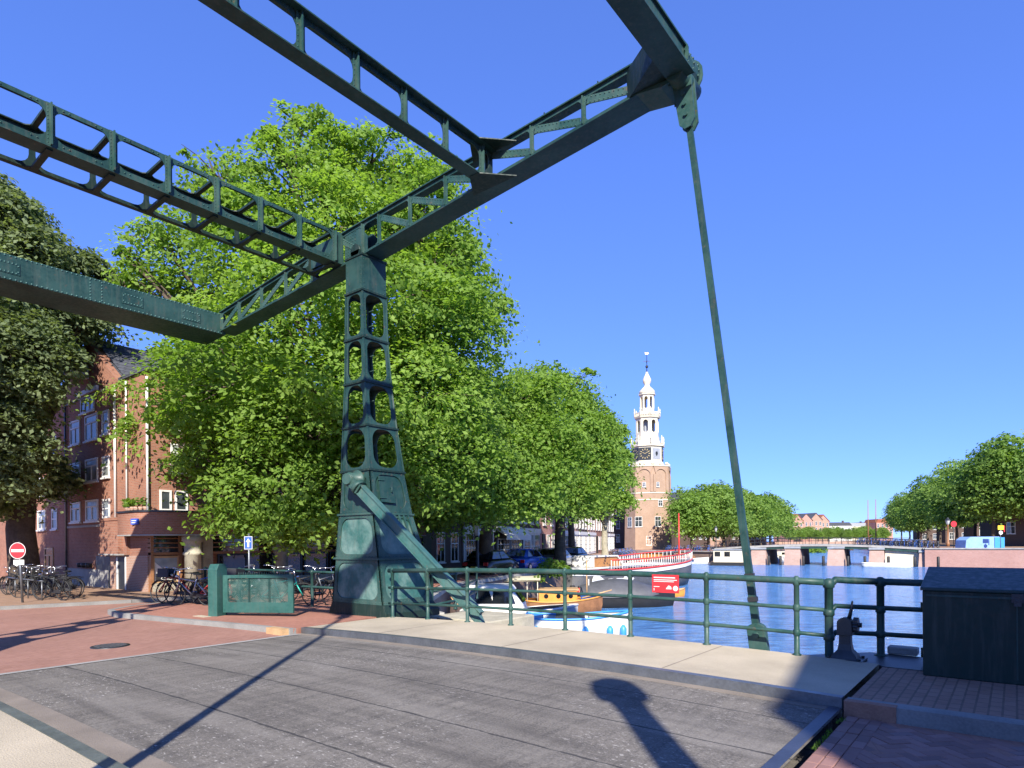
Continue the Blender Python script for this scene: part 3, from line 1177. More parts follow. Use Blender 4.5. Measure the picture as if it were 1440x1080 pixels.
def sheet(name, mat, poly, z, edge=None, kerbw=.14, kerb='kerb'):
    b = MB()
    n = len(poly)
    zf = z if callable(z) else (lambda x, y: z)
    top = [V3((x, y, zf(x, y))) for x, y in poly]
    b.prism([p - V3((0, 0, .22)) for p in top], (0, 0, .22))
    o = struct(b.build(name, mat))
    if edge:
        b = MB()
        for i in edge:
            p, q = top[i], top[(i + 1) % n]
            b.beam(p - V3((0, 0, .10)), q - V3((0, 0, .10)), kerbw, .212)
        struct(b.build(name + '_kerb', kerb))
    return o


sheet('footpath_red', 'walk_brick', [(-11.37, 7.22), (-13.5, 7.12), (-16.5, 6.85), (-18.6, 6.62), (-19.6, 6.8), (-20.3, 7.6), (-21.3, 10.2), (-23.6, 24), (-22.6, 27.5), (-21.9, 26.6), (-19.3, 19.4), (-14, 12.5), (-11.9, 11.3), (-11.6, 9.8)], lambda x, y: -.075 if x > -12 else -.155 if x < -15.5 else -.115, [0, 1, 2, 3, 4, 5, 6])
sheet('house_pavement', 'pave_brown', [(-23.6, 4.4), (-24.0, 5.3), (-23.0, 8.6), (-22.9, 10.3), (-25.2, 24), (-28, 40), (-37, 64), (-53, 100), (-62, 96), (-44, 60), (-32, 30), (-28, 12), (-60, 12), (-60, 4.4)], -.2, [0, 1, 2, 3, 4, 5, 6, 12, 13])
# right side: kerb, brick footpath and herringbone carriageway
sheet('footpath_right', 'pave_small', [(-1.40, 7.55), (40, 7.55), (40, 11.2), (-.9, 10.6), (-.95, 9.62), (-1.40, 9.62)], -.055)
b = MB()
b.box((-1.42, 7.33, -.3), (40, 7.546, -.045))
struct(b.build('kerb_right', 'kerb'))
sheet('abutment_plate', 'steel_dark', [(-2.62, 9.70), (-2.25, 10.15), (-1.7, 10.75), (-.96, 10.72), (-.96, 9.64), (-1.42, 9.64), (-1.42, 9.70)], -.05)
b = MB()
b.box((-.98, 9.6, -.053), (-.95, 10.6, -.043))
struct(b.build('plate_joint', 'black'))
b = MB()
b.box((-1.42, 7.32, -.3), (-.95, 7.44, -.04))
struct(b.build('kerb_end_stone', 'red_stone'))
b = MB()
b.box((-12.0, 7.0, -.3), (-11.42, 7.18, -.07))
struct(b.build('kerb_end_stone_far', 'plank'))

# individual bricks of the carriageway next to the deck (herringbone between two edge courses)
rng = np.random.default_rng(5)
bricks = MB()


def one_brick(cx, cy, lx, ly, an, z=-.188):
    ca, sa = math.cos(an), math.sin(an)
    dz = rng.normal(0, .0022)
    tx, ty = rng.normal(0, .008, 2)
    vs = []
    for k, (zz, ins) in enumerate(((-.03, 0), (-.004, 0), (0, .006))):
        for sx, sy in ((-1, -1), (1, -1), (1, 1), (-1, 1)):
            x, y = sx * (lx / 2 - ins), sy * (ly / 2 - ins)
            vs.append((cx + x * ca - y * sa, cy + x * sa + y * ca, z + zz + dz + x * tx + y * ty))
    fs = [(8, 9, 10, 11)]
    for k in (0, 4):
        fs += [(k + i, k + (i + 1) % 4, k + 4 + (i + 1) % 4, k + 4 + i) for i in range(4)]
    bricks._add(vs, fs)


L, W, g = .205, .10, .006
y = -.4
while y < 7.25:
    for j in range(3):
        one_brick(-1.33 + j * .108, y, W, L, 0)
    y += L + g
s = W + g
c45, s45 = math.cos(R(45)), math.sin(R(45))
for i in range(-80, 80):
    for j in range(-80, 80):
        k = (i - j) % 4
        if k == 0:
            px, py, lx, ly = (i + 1) * s, (j + .5) * s, L + g / 2, W
        elif k == 3:
            px, py, lx, ly = (i + .5) * s, (j + 1) * s + 0, W, L + g / 2
        else:
            continue
        # herringbone unit cell of side 2s
        X = 1.2 + px * c45 - py * s45
        Y = 3.4 + px * s45 + py * c45
        if -1.12 < X < 4.4 and -.3 < Y < 7.24:
            one_brick(X, Y, lx, ly, R(45), -.196)
bo = bricks.build('brick_carriageway', 'road_brick', recalc=False)
struct(bo)
me = bo.data
a = me.attributes.new('tone', 'FLOAT', 'FACE')
nf = len(me.polygons)
tone = np.repeat(rng.random(nf // 9 + 1), 9)[:nf]
a.data.foreach_set('value', tone.astype(np.float32))
mm, nt, bb = new_mat('carriageway_bricks')
at_ = N(nt, 'ShaderNodeAttribute')
at_.attribute_name = 'tone'
c = ramp(nt, at_.outputs['Fac'], [(0, (.19, .10, .085)), (.5, (.26, .135, .11)), (.85, (.30, .165, .14)), (1, (.20, .13, .12))])
vv = coords(nt)
c = mixc(nt, ramp(nt, noise(nt, vv, 1.2, 5, .6), [(.4, (0, 0, 0)), (.75, (.5,) * 3)]), c, (.13, .085, .075))
lk(nt, c, bb.inputs['Base Color'])
bb.inputs['Roughness'].default_value = .85
bump(nt, bb, noise(nt, vv, 60, 4), .4, .006)
me.materials.clear()
me.materials.append(mm)
# moss in the joint along the deck edge
b = MB()
for i in range(260):
    y = rng.uniform(4.6, 7.2)
    if math.sin(y * 5.3) + math.sin(y * 2.1) < .2:
        continue
    x = -1.405 + rng.normal(0, .012)
    h = rng.uniform(.006, .03)
    an = rng.uniform(0, 6.28)
    b.quad((x - .012 * math.cos(an), y - .012 * math.sin(an), -.2), (x + .012 * math.cos(an), y + .012 * math.sin(an), -.2), (x + rng.normal(0, .012), y + rng.normal(0, .012), -.19 + h))
b.build('moss', 'leaf_mid')['kind'] = 'stuff'

# concrete abutment behind the railing
ab = MB()
ab.box((-11.75, 11.3, -3), (-9.7, 13.1, -.24))
ab.box((-11.9, 10.35, -3), (-11.4, 11.3, -.26))
ab.box((-9.75, 11.2, -3), (-8.9, 12.6, -.52))
o = ab.build('concrete_abutment', 'concrete', None, .03)
struct(o)

# ================================================================== cabinet, lever stand, gate
t = thing('control_cabinet', 'large dark green steel cabinet with sloping lid at the right end of the railing', 'cabinet', (.7, 9.8, -.055))
b = MB()
b.box((-.92, 9.33, -.055), (2.3, 10.35, 1.0))
b.build('body', 'green_dark', t, .012)
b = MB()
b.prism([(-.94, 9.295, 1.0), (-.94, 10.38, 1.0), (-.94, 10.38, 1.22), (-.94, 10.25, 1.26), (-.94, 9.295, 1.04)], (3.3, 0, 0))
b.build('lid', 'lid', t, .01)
b = MB()
b.box((-.05, 9.235, .90), (.06, 9.27, 1.0))
b.box((-.03, 9.22, .86), (.04, 9.255, .93))
b.build('padlock_hasp', 'steel_dark', t)
for x in (.0, 1.1):
    MB().box((x - .008, 9.322, .0), (x + .008, 9.329, .93)).build('door_seam', 'green', t)
MB().box((-.88, 9.318, .93), (2.25, 9.329, .955)).build('drip_rail', 'green', t)
for z in (.15, .72):
    MB().lathe([(.018, 0), (.018, .12)], (-.935, 9.45, z), 8).build('hinge', 'green_dark', t)

t = thing('lever_stand', 'black iron lever stand with a gear wheel on the steel plate beside the railing', 'lever stand', (-1.88, 9.85, -.05))
bx, by = -1.88, 9.84
b = MB()
b.box((bx - .24, by - .2, -.05), (bx + .24, by + .2, -.02))
rows = []
for z, hx, hy in ((-.02, .17, .15), (.03, .15, .13), (.1, .09, .09), (.18, .075, .075), (.34, .07, .07), (.46, .075, .07)):
    rows.append([(bx - hx, by - hy, z), (bx + hx, by - hy, z), (bx + hx, by + hy, z), (bx - hx, by + hy, z)])
b.grid(rows, False, True)
b.quad(*rows[-1])
for sx in (-1, 1):
    for sy in (-1, 1):
        b.lathe([(.025, 0), (.025, .03)], (bx + sx * .19, by + sy * .15, -.02), 6)
b.build('pedestal', 'steel_dark', t, .008)
b = MB()
prof = [(bx + .0 + .095 * math.cos(R(a)), by - .09, .47 + .08 * math.sin(R(a))) for a in range(0, 181, 20)]
prof += [(bx - .095, by - .09, .3), (bx + .095, by - .09, .3)]
b.prism(prof, (0, .17, 0))
b.build('housing', 'steel_dark', t, .006)
b = MB()
n = 14
ring = []
for k in range(n * 2):
    rr = .105 if k % 2 else .09
    an = 2 * math.pi * k / (n * 2)
    ring.append((bx + .10, by + .02 + rr * math.cos(an), .45 + rr * math.sin(an)))
b.prism(ring, (.06, 0, 0))
b.lathe([(.035, -.02), (.035, .1)], (bx + .10, by + .02, .45), 8, axis=(1, 0, 0))
b.build('gear_wheel', 'steel_dark', t)
b = MB()
b.tube([(bx + .04, by, .5), (bx + .075, by + .02, .68), (bx + .085, by + .02, .78)], [.03, .02, .012], 7)
b.build('lever', 'steel_dark', t)
b = MB()
b.box((-1.5, 10.72, -.05), (-1.12, 10.95, .06))
tag(b.build('mooring_timber', 'stone', None, .02), 'weathered block on the outer edge of the steel plate behind the railing', 'block')

# red notice on the railing
t = thing('railing_notice', 'red rectangular notice with white print tied to the top rail', 'sign', (-4.5, 9.52, 1.0))
pl, pr_ = at(923, 804, 10.4), at(960, 806, 10.15)
ny = 9.53
x0, x1 = -4.66, -4.20
b = MB()
b.box((x0, ny - .008, .80), (x1, ny, 1.09))
b.build('panel', 'sign_red', t)
b = MB()
b.box((x0 + .03, ny - .011, 1.035), (x0 + .40, ny - .0085, 1.052))
b.box((x0 + .03, ny - .011, 1.000), (x0 + .43, ny - .0085, 1.012))
b.box((x0 + .03, ny - .011, .975), (x0 + .38, ny - .0085, .985))
b.box((x0 + .03, ny - .011, .89), (x0 + .13, ny - .0085, .90))
b.box((x0 + .03, ny - .011, .83), (x0 + .04, ny - .0085, .87))
b.prism([(x0 + .24, ny - .011, .86), (x0 + .34, ny - .011, .86), (x0 + .33, ny - .011, .90), (x0 + .29, ny - .011, .92), (x0 + .26, ny - .011, .89)], (0, .0025, 0))
b.lathe([(.042, 0), (.042, .0025)], (x0 + .405, ny - .011, .875), 18, axis=(0, 1, 0))
b.build('print', 'white', t)

# bridge gate standing open
g0, g1 = V3((-15.62, 7.72, -.16)), V3((-13.62, 8.52, -.12))
gd = (g1 - g0).normalized()
gn = V3((gd.y, -gd.x, 0))
t = thing('bridge_gate', 'green steel barrier gate with wire mesh standing open on the red footpath', 'gate', g0)
b = MB()
bx0, bx1 = g0 - gd * .02, g0 + gd * .25
b.prism([bx0 - gn * .18, bx1 - gn * .18, bx1 + gn * .18, bx0 + gn * .18], (0, 0, 1.16))
top = [p + V3((0, 0, 1.16)) for p in (bx0 - gn * .18, bx0 + gn * .18)]
b.prism([bx0 + gn * .18 + V3((0, 0, 1.16)), bx0 - gn * .18 + V3((0, 0, 1.16)), bx0 - gn * .12 + V3((0, 0, 1.30)), bx0 + gn * .1 + V3((0, 0, 1.30))], gd * .27)
b.build('hinge_post', 'green_gate', t, .01)
za, zb_ = .10, 1.02
f = MB()
p0, p1 = g0 + gd * .30, g1 + gd * .16
up = V3((0, 0, 1))
ff = gn * .04
A, B_, C_, D_ = p0 + up * za + ff, p1 + up * za + ff, p1 + up * zb_ + ff, p0 + up * zb_ + ff
f.holed(A, B_, C_, D_, .14, .14, .25, .08, .05, .06, 3)
fo = f.build('frame', 'green_gate', t, .006)
q0, q1 = p0 + gd * .13, p1 - gd * .13
for k in (1, 2):
    q = q0.lerp(q1, k / 3 + .02)
    MB().beam(q + up * .34, q + up * .95, .045, .045, gd).build('mullion', 'green', t)
b = MB()
n = 40
for k in range(n + 1):
    q = q0.lerp(q1, k / n)
    for s in (-1, 1):
        dx = s * .61
        a0, a1 = q - gd * dx / 2, q + gd * dx / 2
        lo, hi = 0.0, 1.0
        L_ = (q1 - q0).length
        u0, u1 = k / n * L_ - dx / 2, k / n * L_ + dx / 2
        pts = []
        for tt in (0, 1):
            pts.append((u0 + (u1 - u0) * tt, .34 + .61 * tt))
        (ua, va), (ub, vb) = pts
        for lim in (0, L_):
            if (ua - lim) * (ub - lim) < 0:
                tt = (lim - ua) / (ub - ua)
                if (lim == 0 and ua < 0) or (lim > 0 and ua > lim):
                    ua, va = lim, va + (vb - va) * tt
                else:
                    ub, vb = lim, va + (vb - va) * tt
        if max(ua, ub) <= L_ + 1e-4 and min(ua, ub) >= -1e-4:
            b.tube([q0 + gd * ua + up * va, q0 + gd * ub + up * vb], .0065, 4, False)
b.build('wire_mesh', 'green_chalk', t)
for k in range(22):
    q = (g0 + gd * .75).lerp(g1, k / 21)
    MB().lathe([(.022, 0), (.004, .07)], q + up * 1.02, 5).build('spike', 'green', t)
b = MB()
b.box((g0.x - .35, g0.y - .36, -.16), (g0.x + .2, g0.y - .16, -.135))
tag(b.build('kerb_plate', 'gravel_walk'), 'pale flat kerb plate under the hinge post of the open gate', 'plate')

# manhole cover in the road
t = thing('manhole_cover', 'round iron manhole cover set in the red brick road', 'manhole cover', (-13.0, 4.35, -.21))
mh = at(155, 908, 11.55)
b = MB()
b.lathe([(.31, -.02), (.31, .018), (.27, .022)], (mh.x, mh.y, -.212), 28)
b.build('lid', 'steel_dark', t)
b = MB()
for i in range(-4, 5):
    hl = math.sqrt(max(0, .25 ** 2 - (i * .055) ** 2))
    b.box((mh.x - hl, mh.y + i * .055 - .012, -.19), (mh.x + hl, mh.y + i * .055 + .012, -.184))
b.build('tread', 'steel', t)

# ================================================================== green quay railing left of and behind the pylon
def green_fence(name, label, pts, h=1.0, zs=(1.0, .58), z0=-.16):
    cx = sum(p[0] for p in pts) / len(pts)
    cy = sum(p[1] for p in pts) / len(pts)
    t = thing(name, label, 'railing', (cx, cy, z0))
    for x, y in pts:
        b = MB()
        b.lathe([(.06, 0), (.06, .04), (.045, .05), (.045, h - .06), (.06, h - .05), (.06, h + .02), (.03, h + .06)], (x, y, z0), 8)
        b.build('post', 'green', t)
    for z in zs:
        MB().tube([(x, y, z0 + z) for x, y in pts], .035, 7).build('rail', 'green', t)
    return t


def fence_pts(l):
    return [(p.x, p.y) for p in l]


green_fence('quay_railing', 'green two-rail tube railing between the open gate and the far pylon', [(-20.6, 9.9), (-18.8, 10.1), (-17.1, 10.25), (-15.35, 10.35), (-13.6, 10.45)])
green_fence('quay_railing', 'short green railing along the quay edge behind the far pylon and its strut', [(-11.9, 11.6), (-12.3, 12.9), (-13.1, 14.3), (-14.0, 15.7)], zs=(1.0, .62, .25), z0=-.25)

# ================================================================== signs
def round_post(b, x, y, z0, z1, r=.03, lean=0.0):
    b.tube([(x, y, z0), (x + lean * -.78, y - lean * .62, z1)], r, 8)


dirv = V3((.62, -.78, 0))      # towards the viewer
rgt = V3((.78, .62, 0))


def disc(b, c, r, th, n=28):
    b.lathe([(r, 0), (r, th)], c, n, axis=dirv)


def rect(b, c, wd, ht, th, off):
    b.obox(V3(c) + dirv * off, rgt * wd / 2, dirv * th / 2, V3((0, 0, ht / 2)))


sx, sy = -25.0, 6.15
t = thing('no_entry_sign', 'round red no entry sign with a white bar on a grey post at the left', 'road sign', (sx, sy, -.2))
b = MB()
round_post(b, sx, sy, -.2, 1.75, .035, .10)
b.build('post', 'steel', t)
sc_ = V3((sx, sy, 1.47)) - rgt * .10 + dirv * .05
b = MB()
disc(b, sc_, .25, .012)
d1 = b.build('sign_face', 'sign_red', t)
b = MB()
for k in range(28):
    a0, a1 = 2 * math.pi * k / 28, 2 * math.pi * (k + 1) / 28
    pts = []
    for rr, aa in ((.245, a0), (.262, a0), (.262, a1), (.245, a1)):
        pts.append(sc_ + dirv * .010 + rgt * rr * math.cos(aa) + V3((0, 0, rr * math.sin(aa))))
    b.prism(pts, dirv * .006)
rect(b, sc_, .40, .085, .006, .016)
b.build('white_bar', 'white', t)
b = MB()
rect(b, sc_ - V3((0, 0, .375)) + rgt * .03, .34, .16, .012, .0)
b.build('sub_plate', 'white', t)
b = MB()
for zz, ww in ((.035, .26), (-.005, .10), (-.04, .22)):
    rect(b, sc_ - V3((0, 0, .375 - zz)) + rgt * .03, ww, .012, .004, .008)
b.build('print', 'sign_blue', t)

p = gp(350, 19.6, -.16)
t = thing('one_way_sign', 'square blue sign with a white up arrow on a thin post behind the gate', 'road sign', p)
b = MB()
round_post(b, p.x, p.y, -.16, 1.95, .03)
b.build('post', 'steel', t)
sc_ = V3((p.x, p.y, 1.66)) + dirv * .04
b = MB()
rect(b, sc_, .25, .40, .012, 0)
b.build('sign_face', 'sign_blue', t)
b = MB()
for u, v, ww, hh in ((0, -.19, .25, .014), (0, .19, .25, .014)):
    rect(b, sc_ + rgt * u + V3((0, 0, v)), ww, hh, .004, .008)
for u in (-.118, .118):
    rect(b, sc_ + rgt * u, .014, .366, .004, .008)
f_ = sc_ + dirv * .008
ar = [(-.028, -.13), (.028, -.13), (.028, .03), (.075, .03), (0, .14), (-.075, .03), (-.028, .03)]
b.prism([f_ + rgt * u + V3((0, 0, v)) for u, v in ar], dirv * .004)
b.build('white_arrow', 'white', t)

# ================================================================== bicycles
def bike(label, paint, rack=True, basket=False, crate=None):
    t = thing('bicycle', label, 'bicycle')
    rw = .34
    for x in (-.53, .55):
        b = MB()
        b.tube([(x + rw * math.cos(2 * math.pi * k / 22), 0, rw + rw * math.sin(2 * math.pi * k / 22)) for k in range(22)], .019, 5, False, True)
        for k in range(9):
            an = math.pi * k / 9
            b.tube([(x + rw * math.cos(an), .0, rw + rw * math.sin(an)), (x - rw * math.cos(an), .0, rw - rw * math.sin(an))], .0025, 3, False)
        b.lathe([(.03, -.04), (.03, .04)], (x, 0, rw), 6, axis=(0, 1, 0))
        b.build('wheel', 'black', t)
    b = MB()
    cr, st, hd = V3((-.05, 0, .29)), V3((-.2, 0, .78)), V3((.36, 0, .80))
    for p_, q_ in ((cr, st), (cr, hd - V3((0, 0, .12))), (st - V3((0, 0, .08)), hd), (cr, V3((-.53, .05, rw))), (cr, V3((-.53, -.05, rw))), (st - V3((0, 0, .1)), V3((-.53, .05, rw))), (st - V3((0, 0, .1)), V3((-.53, -.05, rw)))):
        b.tube([p_, q_], .017, 6)
    b.tube([hd + V3((-.01, 0, .06)), hd - V3((-.03, 0, .16)), (.55, .05, rw)], .017, 6)
    b.tube([hd - V3((-.03, 0, .16)), (.55, -.05, rw)], .017, 6)
    fr = b.build('frame', paint, t)
    b = MB()
    for x in (-.53, .55):
        r2 = rw + .035
        a0 = 20 if x < 0 else 30
        rows = [[(x + r2 * math.cos(R(a)), s * .03, rw + r2 * math.sin(R(a))) for s in (-1, 1)] for a in range(a0, 186, 12)]
        b.grid(rows)
    if rack:
        for s in (-.06, .06):
            b.tube([(-.25, s, .72), (-.8, s, .73)], .008, 4)
            b.tube([(-.72, s, .73), (-.53, s, rw)], .007, 4)
        b.box((-.8, -.06, .725), (-.35, .06, .737))
    b.box((-.5, .04, .25), (-.0, .055, .36))
    b.build('mudguard', 'black', t)
    b = MB()
    b.tube([st + V3((0, 0, 0)), st + V3((-.03, 0, .13))], .013, 5)
    b.grid([[(-.36, -.09, .93), (-.36, .09, .93)], [(-.25, -.10, .945), (-.25, .10, .945)], [(-.1, -.03, .93), (-.1, .03, .93)]])
    b.obox((-.26, 0, .92), (.1, 0, 0), (0, .07, 0), (0, 0, .015))
    b.build('saddle', 'black', t)
    b = MB()
    b.tube([hd + V3((-.01, 0, .02)), hd + V3((-.04, 0, .24))], .013, 5)
    h_ = hd + V3((-.04, 0, .24))
    b.tube([h_ + V3((-.22, -.27, .02)), h_ + V3((-.08, -.26, .03)), h_ + V3((.03, -.12, .01)), h_ + V3((.03, .12, .01)), h_ + V3((-.08, .26, .03)), h_ + V3((-.22, .27, .02))], .013, 6)
    b.lathe([(.05, 0), (.035, .07)], hd + V3((.1, 0, .06)), 8, axis=(-1, 0, 0))
    b.build('handlebar', 'chrome', t)
    b = MB()
    b.tube([(-.05, -.09, .29), (-.05, .09, .29)], .02, 6)
    b.tube([(-.05, -.09, .29), (.08, -.09, .18)], .009, 4)
    b.tube([(-.05, .09, .29), (-.18, .09, .40)], .009, 4)
    b.box((.04, -.17, .17), (.13, -.09, .19))
    b.box((-.22, .09, .39), (-.13, .17, .41))
    b.build('pedals', 'steel_dark', t)
    if basket:
        b = MB()
        b.holed((.42, -.2, .80), (.42, .2, .80), (.42, .2, 1.06), (.42, -.2, 1.06), .02, .02, .02, .02, .02, .02, 2)
        b.box((.43, -.2, .80), (.75, .2, .82))
        b.box((.43, -.2, .82), (.75, -.185, 1.06))
        b.box((.43, .185, .82), (.75, .2, 1.06))
        b.box((.74, -.185, .82), (.755, .185, 1.06))
        b.build('crate', crate or 'black', t)
    return t


def put(o, x, y, z, rz, lean=0.0):
    o.location = (x, y, z)
    o.rotation_euler = (lean, 0, rz)
    return o


proto = {}


def bike_at(label, paint, x, y, z, rz, lean=.12, group=None, **kw):
    key = (paint, tuple(sorted(kw.items())))
    if key not in proto:
        o = bike(label, paint, **kw)
        proto[key] = o
    else:
        o = copy_tree(proto[key])
    put(o, x, y, z, rz, lean)
    o['label'] = label
    if group:
        o['group'] = group
    elif 'group' in o.keys():
        del o['group']
    return o


pp = gp(413, 17.3, -.16)
bike_at('bright teal bicycle leaning on the green railing right of the open gate', 'teal', -16.05, 9.85, -.158, R(58), .1)
GB = 'bicycles parked left of the open gate'
bike_at('red bicycle at the left front of the cluster beside the open gate', 'red', -20.2, 8.75, -.158, R(205), .14, GB)
bike_at('black bicycle with a front crate in the cluster beside the open gate', 'black', -19.6, 8.75, -.158, R(212), .1, GB, basket=True)
bike_at('grey bicycle at the right front of the cluster by the gate post', 'silver_car', -18.9, 8.7, -.158, R(208), -.1, GB)
bike_at('blue bicycle at the back of the cluster beside the open gate', 'blue', -19.5, 9.35, -.158, R(20), .12, GB)
bike_at('second red bicycle half hidden behind the gate post', 'red', -18.5, 9.2, -.158, R(25), -.12, GB, basket=True)
GF = 'bicycles parked behind the mesh gate and railing'
names = ['black', 'silver_car', 'green', 'black', 'steel', 'black', 'blue', 'silver_car']
descr = ['first', 'second', 'third', 'fourth', 'fifth', 'sixth', 'seventh', 'eighth']
for i in range(8):
    x, y = -20.0 + i * .95, 10.9 + .12 * i
    bike_at('%s bicycle, %s from the left in the row behind the gate and railing' % ({'black': 'black', 'silver_car': 'silver', 'green': 'green', 'steel': 'grey', 'blue': 'blue'}[names[i]], descr[i]), names[i], x, y, -.158, R(75 + (i * 37) % 25), .1 if i % 2 else -.1, GF)
GL = 'bicycles parked under the left tree'
for i in range(9):
    x, y = -25.2 - i * .62, 7.0 + (i % 3) * .35
    bike_at('dark bicycle, %s from the right in the rack under the left tree' % (descr + ['ninth'])[i], 'black' if i % 3 else 'steel_dark', x, y, -.198, R(200 + (i * 53) % 35), .1 if i % 2 else -.08, GL, **({'basket': True} if i == 4 else {}))
# rack rail in front of those bikes
t = thing('bicycle_rack', 'low steel bicycle rack rail in front of the parked bikes at the left', 'bicycle rack', (-26.5, 6.5, -.2))
b = MB()
b.tube([(-25.2, 6.75, .45), (-29.5, 6.75, .45)], .025, 6)
for x in (-25.3, -26.8, -28.3, -29.4):
    b.tube([(x, 6.75, -.2), (x, 6.75, .45)], .022, 6)
b.build('rail', 'steel', t)


# a light copyable bicycle for the far bridge and far quays
def far_bike(paint):
    b = MB()
    rw = .34
    for x in (-.53, .55):
        b.tube([(x + rw * math.cos(2 * math.pi * k / 12), 0, rw + rw * math.sin(2 * math.pi * k / 12)) for k in range(12)], .03, 4, False, True)
    for p_, q_ in (((-.05, 0, .29), (-.2, 0, .93)), ((-.05, 0, .29), (.36, 0, .75)), ((-.2, 0, .74), (.36, 0, .8)), ((-.05, 0, .29), (-.53, 0, rw)), ((-.2, 0, .7), (-.53, 0, rw)), ((.32, 0, 1.0), (.55, 0, rw))):
        b.tube([p_, q_], .025, 4)
    b.box((-.36, -.08, .90), (-.08, .08, .95))
    b.tube([(.28, -.28, 1.02), (.32, 0, 1.0), (.28, .28, 1.02)], .02, 4)
    o = b.build('bicycle', paint)
    return o


FB = [far_bike(p_) for p_ in ('black', 'steel', 'blue')]
fb_used = [False] * 3


def far_bike_at(i, x, y, z, rz, label, group):
    if not fb_used[i]:
        o = FB[i]
        fb_used[i] = True
    else:
        o = FB[i].copy()
        COL.objects.link(o)
    o.location = (x, y, z)
    o.rotation_euler = (0, 0, rz)
    tag(o, label, 'bicycle', group)
# ================================================================== windows (cached meshes, copied)
WC = {}


def window(parent, pos, rz, w, h, style='cross', frame='white', glass='glass', sill=True):
    """pos: middle of the bottom edge on the wall; outward is local -Y turned by rz"""
    key = (w, h, style, frame, glass, sill)
    if key not in WC:
        b = MB()
        t, d = .075, .05
        b.box((-w / 2, -d, 0), (-w / 2 + t, .01, h))
        b.box((w / 2 - t, -d, 0), (w / 2, .01, h))
        b.box((-w / 2 + t, -d, 0), (w / 2 - t, .01, t))
        b.box((-w / 2 + t, -d, h - t), (w / 2 - t, .01, h))
        if style in ('cross', 'tee', 'sash', 'grid'):
            zz = {'cross': .62, 'tee': .68, 'sash': .5, 'grid': .5}[style] * h
            b.box((-w / 2 + t, -d + .004, zz - .03), (w / 2 - t, .008, zz + .03))
        if style in ('cross', 'tee'):
            b.box((-.03, -d + .006, t), (.03, .006, h * (.62 if style == 'cross' else .68) - .03))
        if style == 'cross':
            b.box((-.02, -d + .008, h * .62 + .03), (.02, .004, h - t))
        if style == 'triple':
            for k in (-1, 1):
                b.box((k * w / 6 - .03, -d + .004, t), (k * w / 6 + .03, .008, h - t))
        if style == 'grid':
            for k in (-1, 0, 1):
                b.box((k * w / 4 - .02, -d + .006, t), (k * w / 4 + .02, .006, h - t))
            for k in (1, 3):
                b.box((-w / 2 + t, -d + .008, h * k / 4 - .018), (w / 2 - t, .004, h * k / 4 + .018))
        if sill:
            b.box((-w / 2 - .06, -d - .06, -.07), (w / 2 + .06, .01, -.002))
        fo = b.build('window', frame, None)
        b = MB()
        b.box((-w / 2 + t * .5, -.018, t * .5), (w / 2 - t * .5, .012, h - t * .5))
        po = b.build('pane', glass, None)
        po.parent = fo
        WC[key] = [fo, False]
    ent = WC[key]
    if not ent[1]:
        fo = ent[0]
        ent[1] = True
    else:
        fo = ent[0].copy()
        COL.objects.link(fo)
        for ch in ent[0].children:
            c = ch.copy()
            COL.objects.link(c)
            c.parent = fo
    fo.parent = parent
    fo.location = V3(pos) - OFF.get(parent, V3((0, 0, 0)))
    fo.rotation_euler = (0, 0, rz)
    return fo


RZX = R(90)       # windows facing +X

# ================================================================== the brick corner building
t = thing('corner_building', 'large red brick corner building with white windows and a rounded brick canopy', 'building', (-28, 12, -.2))
FY = 10.4
b = MB()
b.box((-35.2, FY, -.3), (-26.2, 24.0, 8.35))
# gable over the street front
b.prism([(-35.2, FY, 8.35), (-29.2, FY, 8.35), (-29.2, FY, 8.5), (-32.4, FY, 10.75), (-35.2, FY, 9.2)], (0, .5, 0))
wl = b.build('wall', 'brick', t)
b = MB()
b.box((-75, FY + .12, -.3), (-35.2, 22, 9.2))
b.build('wall', 'brick', t)
b = MB()       # pilaster and projecting pier
b.box((-30.2, FY - .3, 1.22), (-28.3, FY, 2.62))
b.box((-30.25, FY - .33, 2.62), (-28.25, FY, 2.74))
b.box((-28.3, FY - .12, 1.22), (-27.9, FY, 2.55))
b.build('pier', 'brick', t)
b = MB()
b.box((-30.1, FY - .025, -.2), (-26.18, FY - .001, 1.20))
b.build('base_course', 'brick_pale', t)
b = MB()
b.box((-35.2, FY - .04, -.2), (-30.1, FY - .001, .55))
b.box((-30.3, FY - .34, 1.20), (-28.2, FY, 1.26))
b.build('stone_band', 'stone', t)
for z in (2.42, 8.2):
    MB().box((-35.2, FY - .05, z), (-30.3, FY - .002, z + .09)).build('stone_band', 'stone', t)
for x0, x1 in ((-31.5, -29.9), (-29.3, -28.25)):
    MB().box((x0, FY - .03, -.2), (x1, FY - .003, 1.14)).build('door', 'steel_dark', t)
MB().box((-29.15, FY - .06, -.2), (-29.02, FY - .032, 1.1)).build('door_frame', 'white', t)
MB().box((-28.32, FY - .05, -.2), (-28.2, FY - .032, 1.14)).build('door_frame', 'white', t)
for x in (-31.95, -31.45, -30.9):
    MB().lathe([(.10, 0), (.14, .16), (.11, .2)], (x - 1.2, FY - .12, .62), 8).build('wall_pot', 'steel_dark', t)
# hoist beam and attic window
b = MB()
b.box((-32.55, FY - .9, 9.02), (-32.25, FY, 9.27))
b.box((-32.5, FY - .12, 9.27), (-32.3, FY + .02, 9.75))
b.build('hoist_beam', 'white', t)
b = MB()
b.box((-33.6, FY - .1, 8.35), (-31.1, FY - .003, 8.55))
b.build('gable_sill', 'white', t)
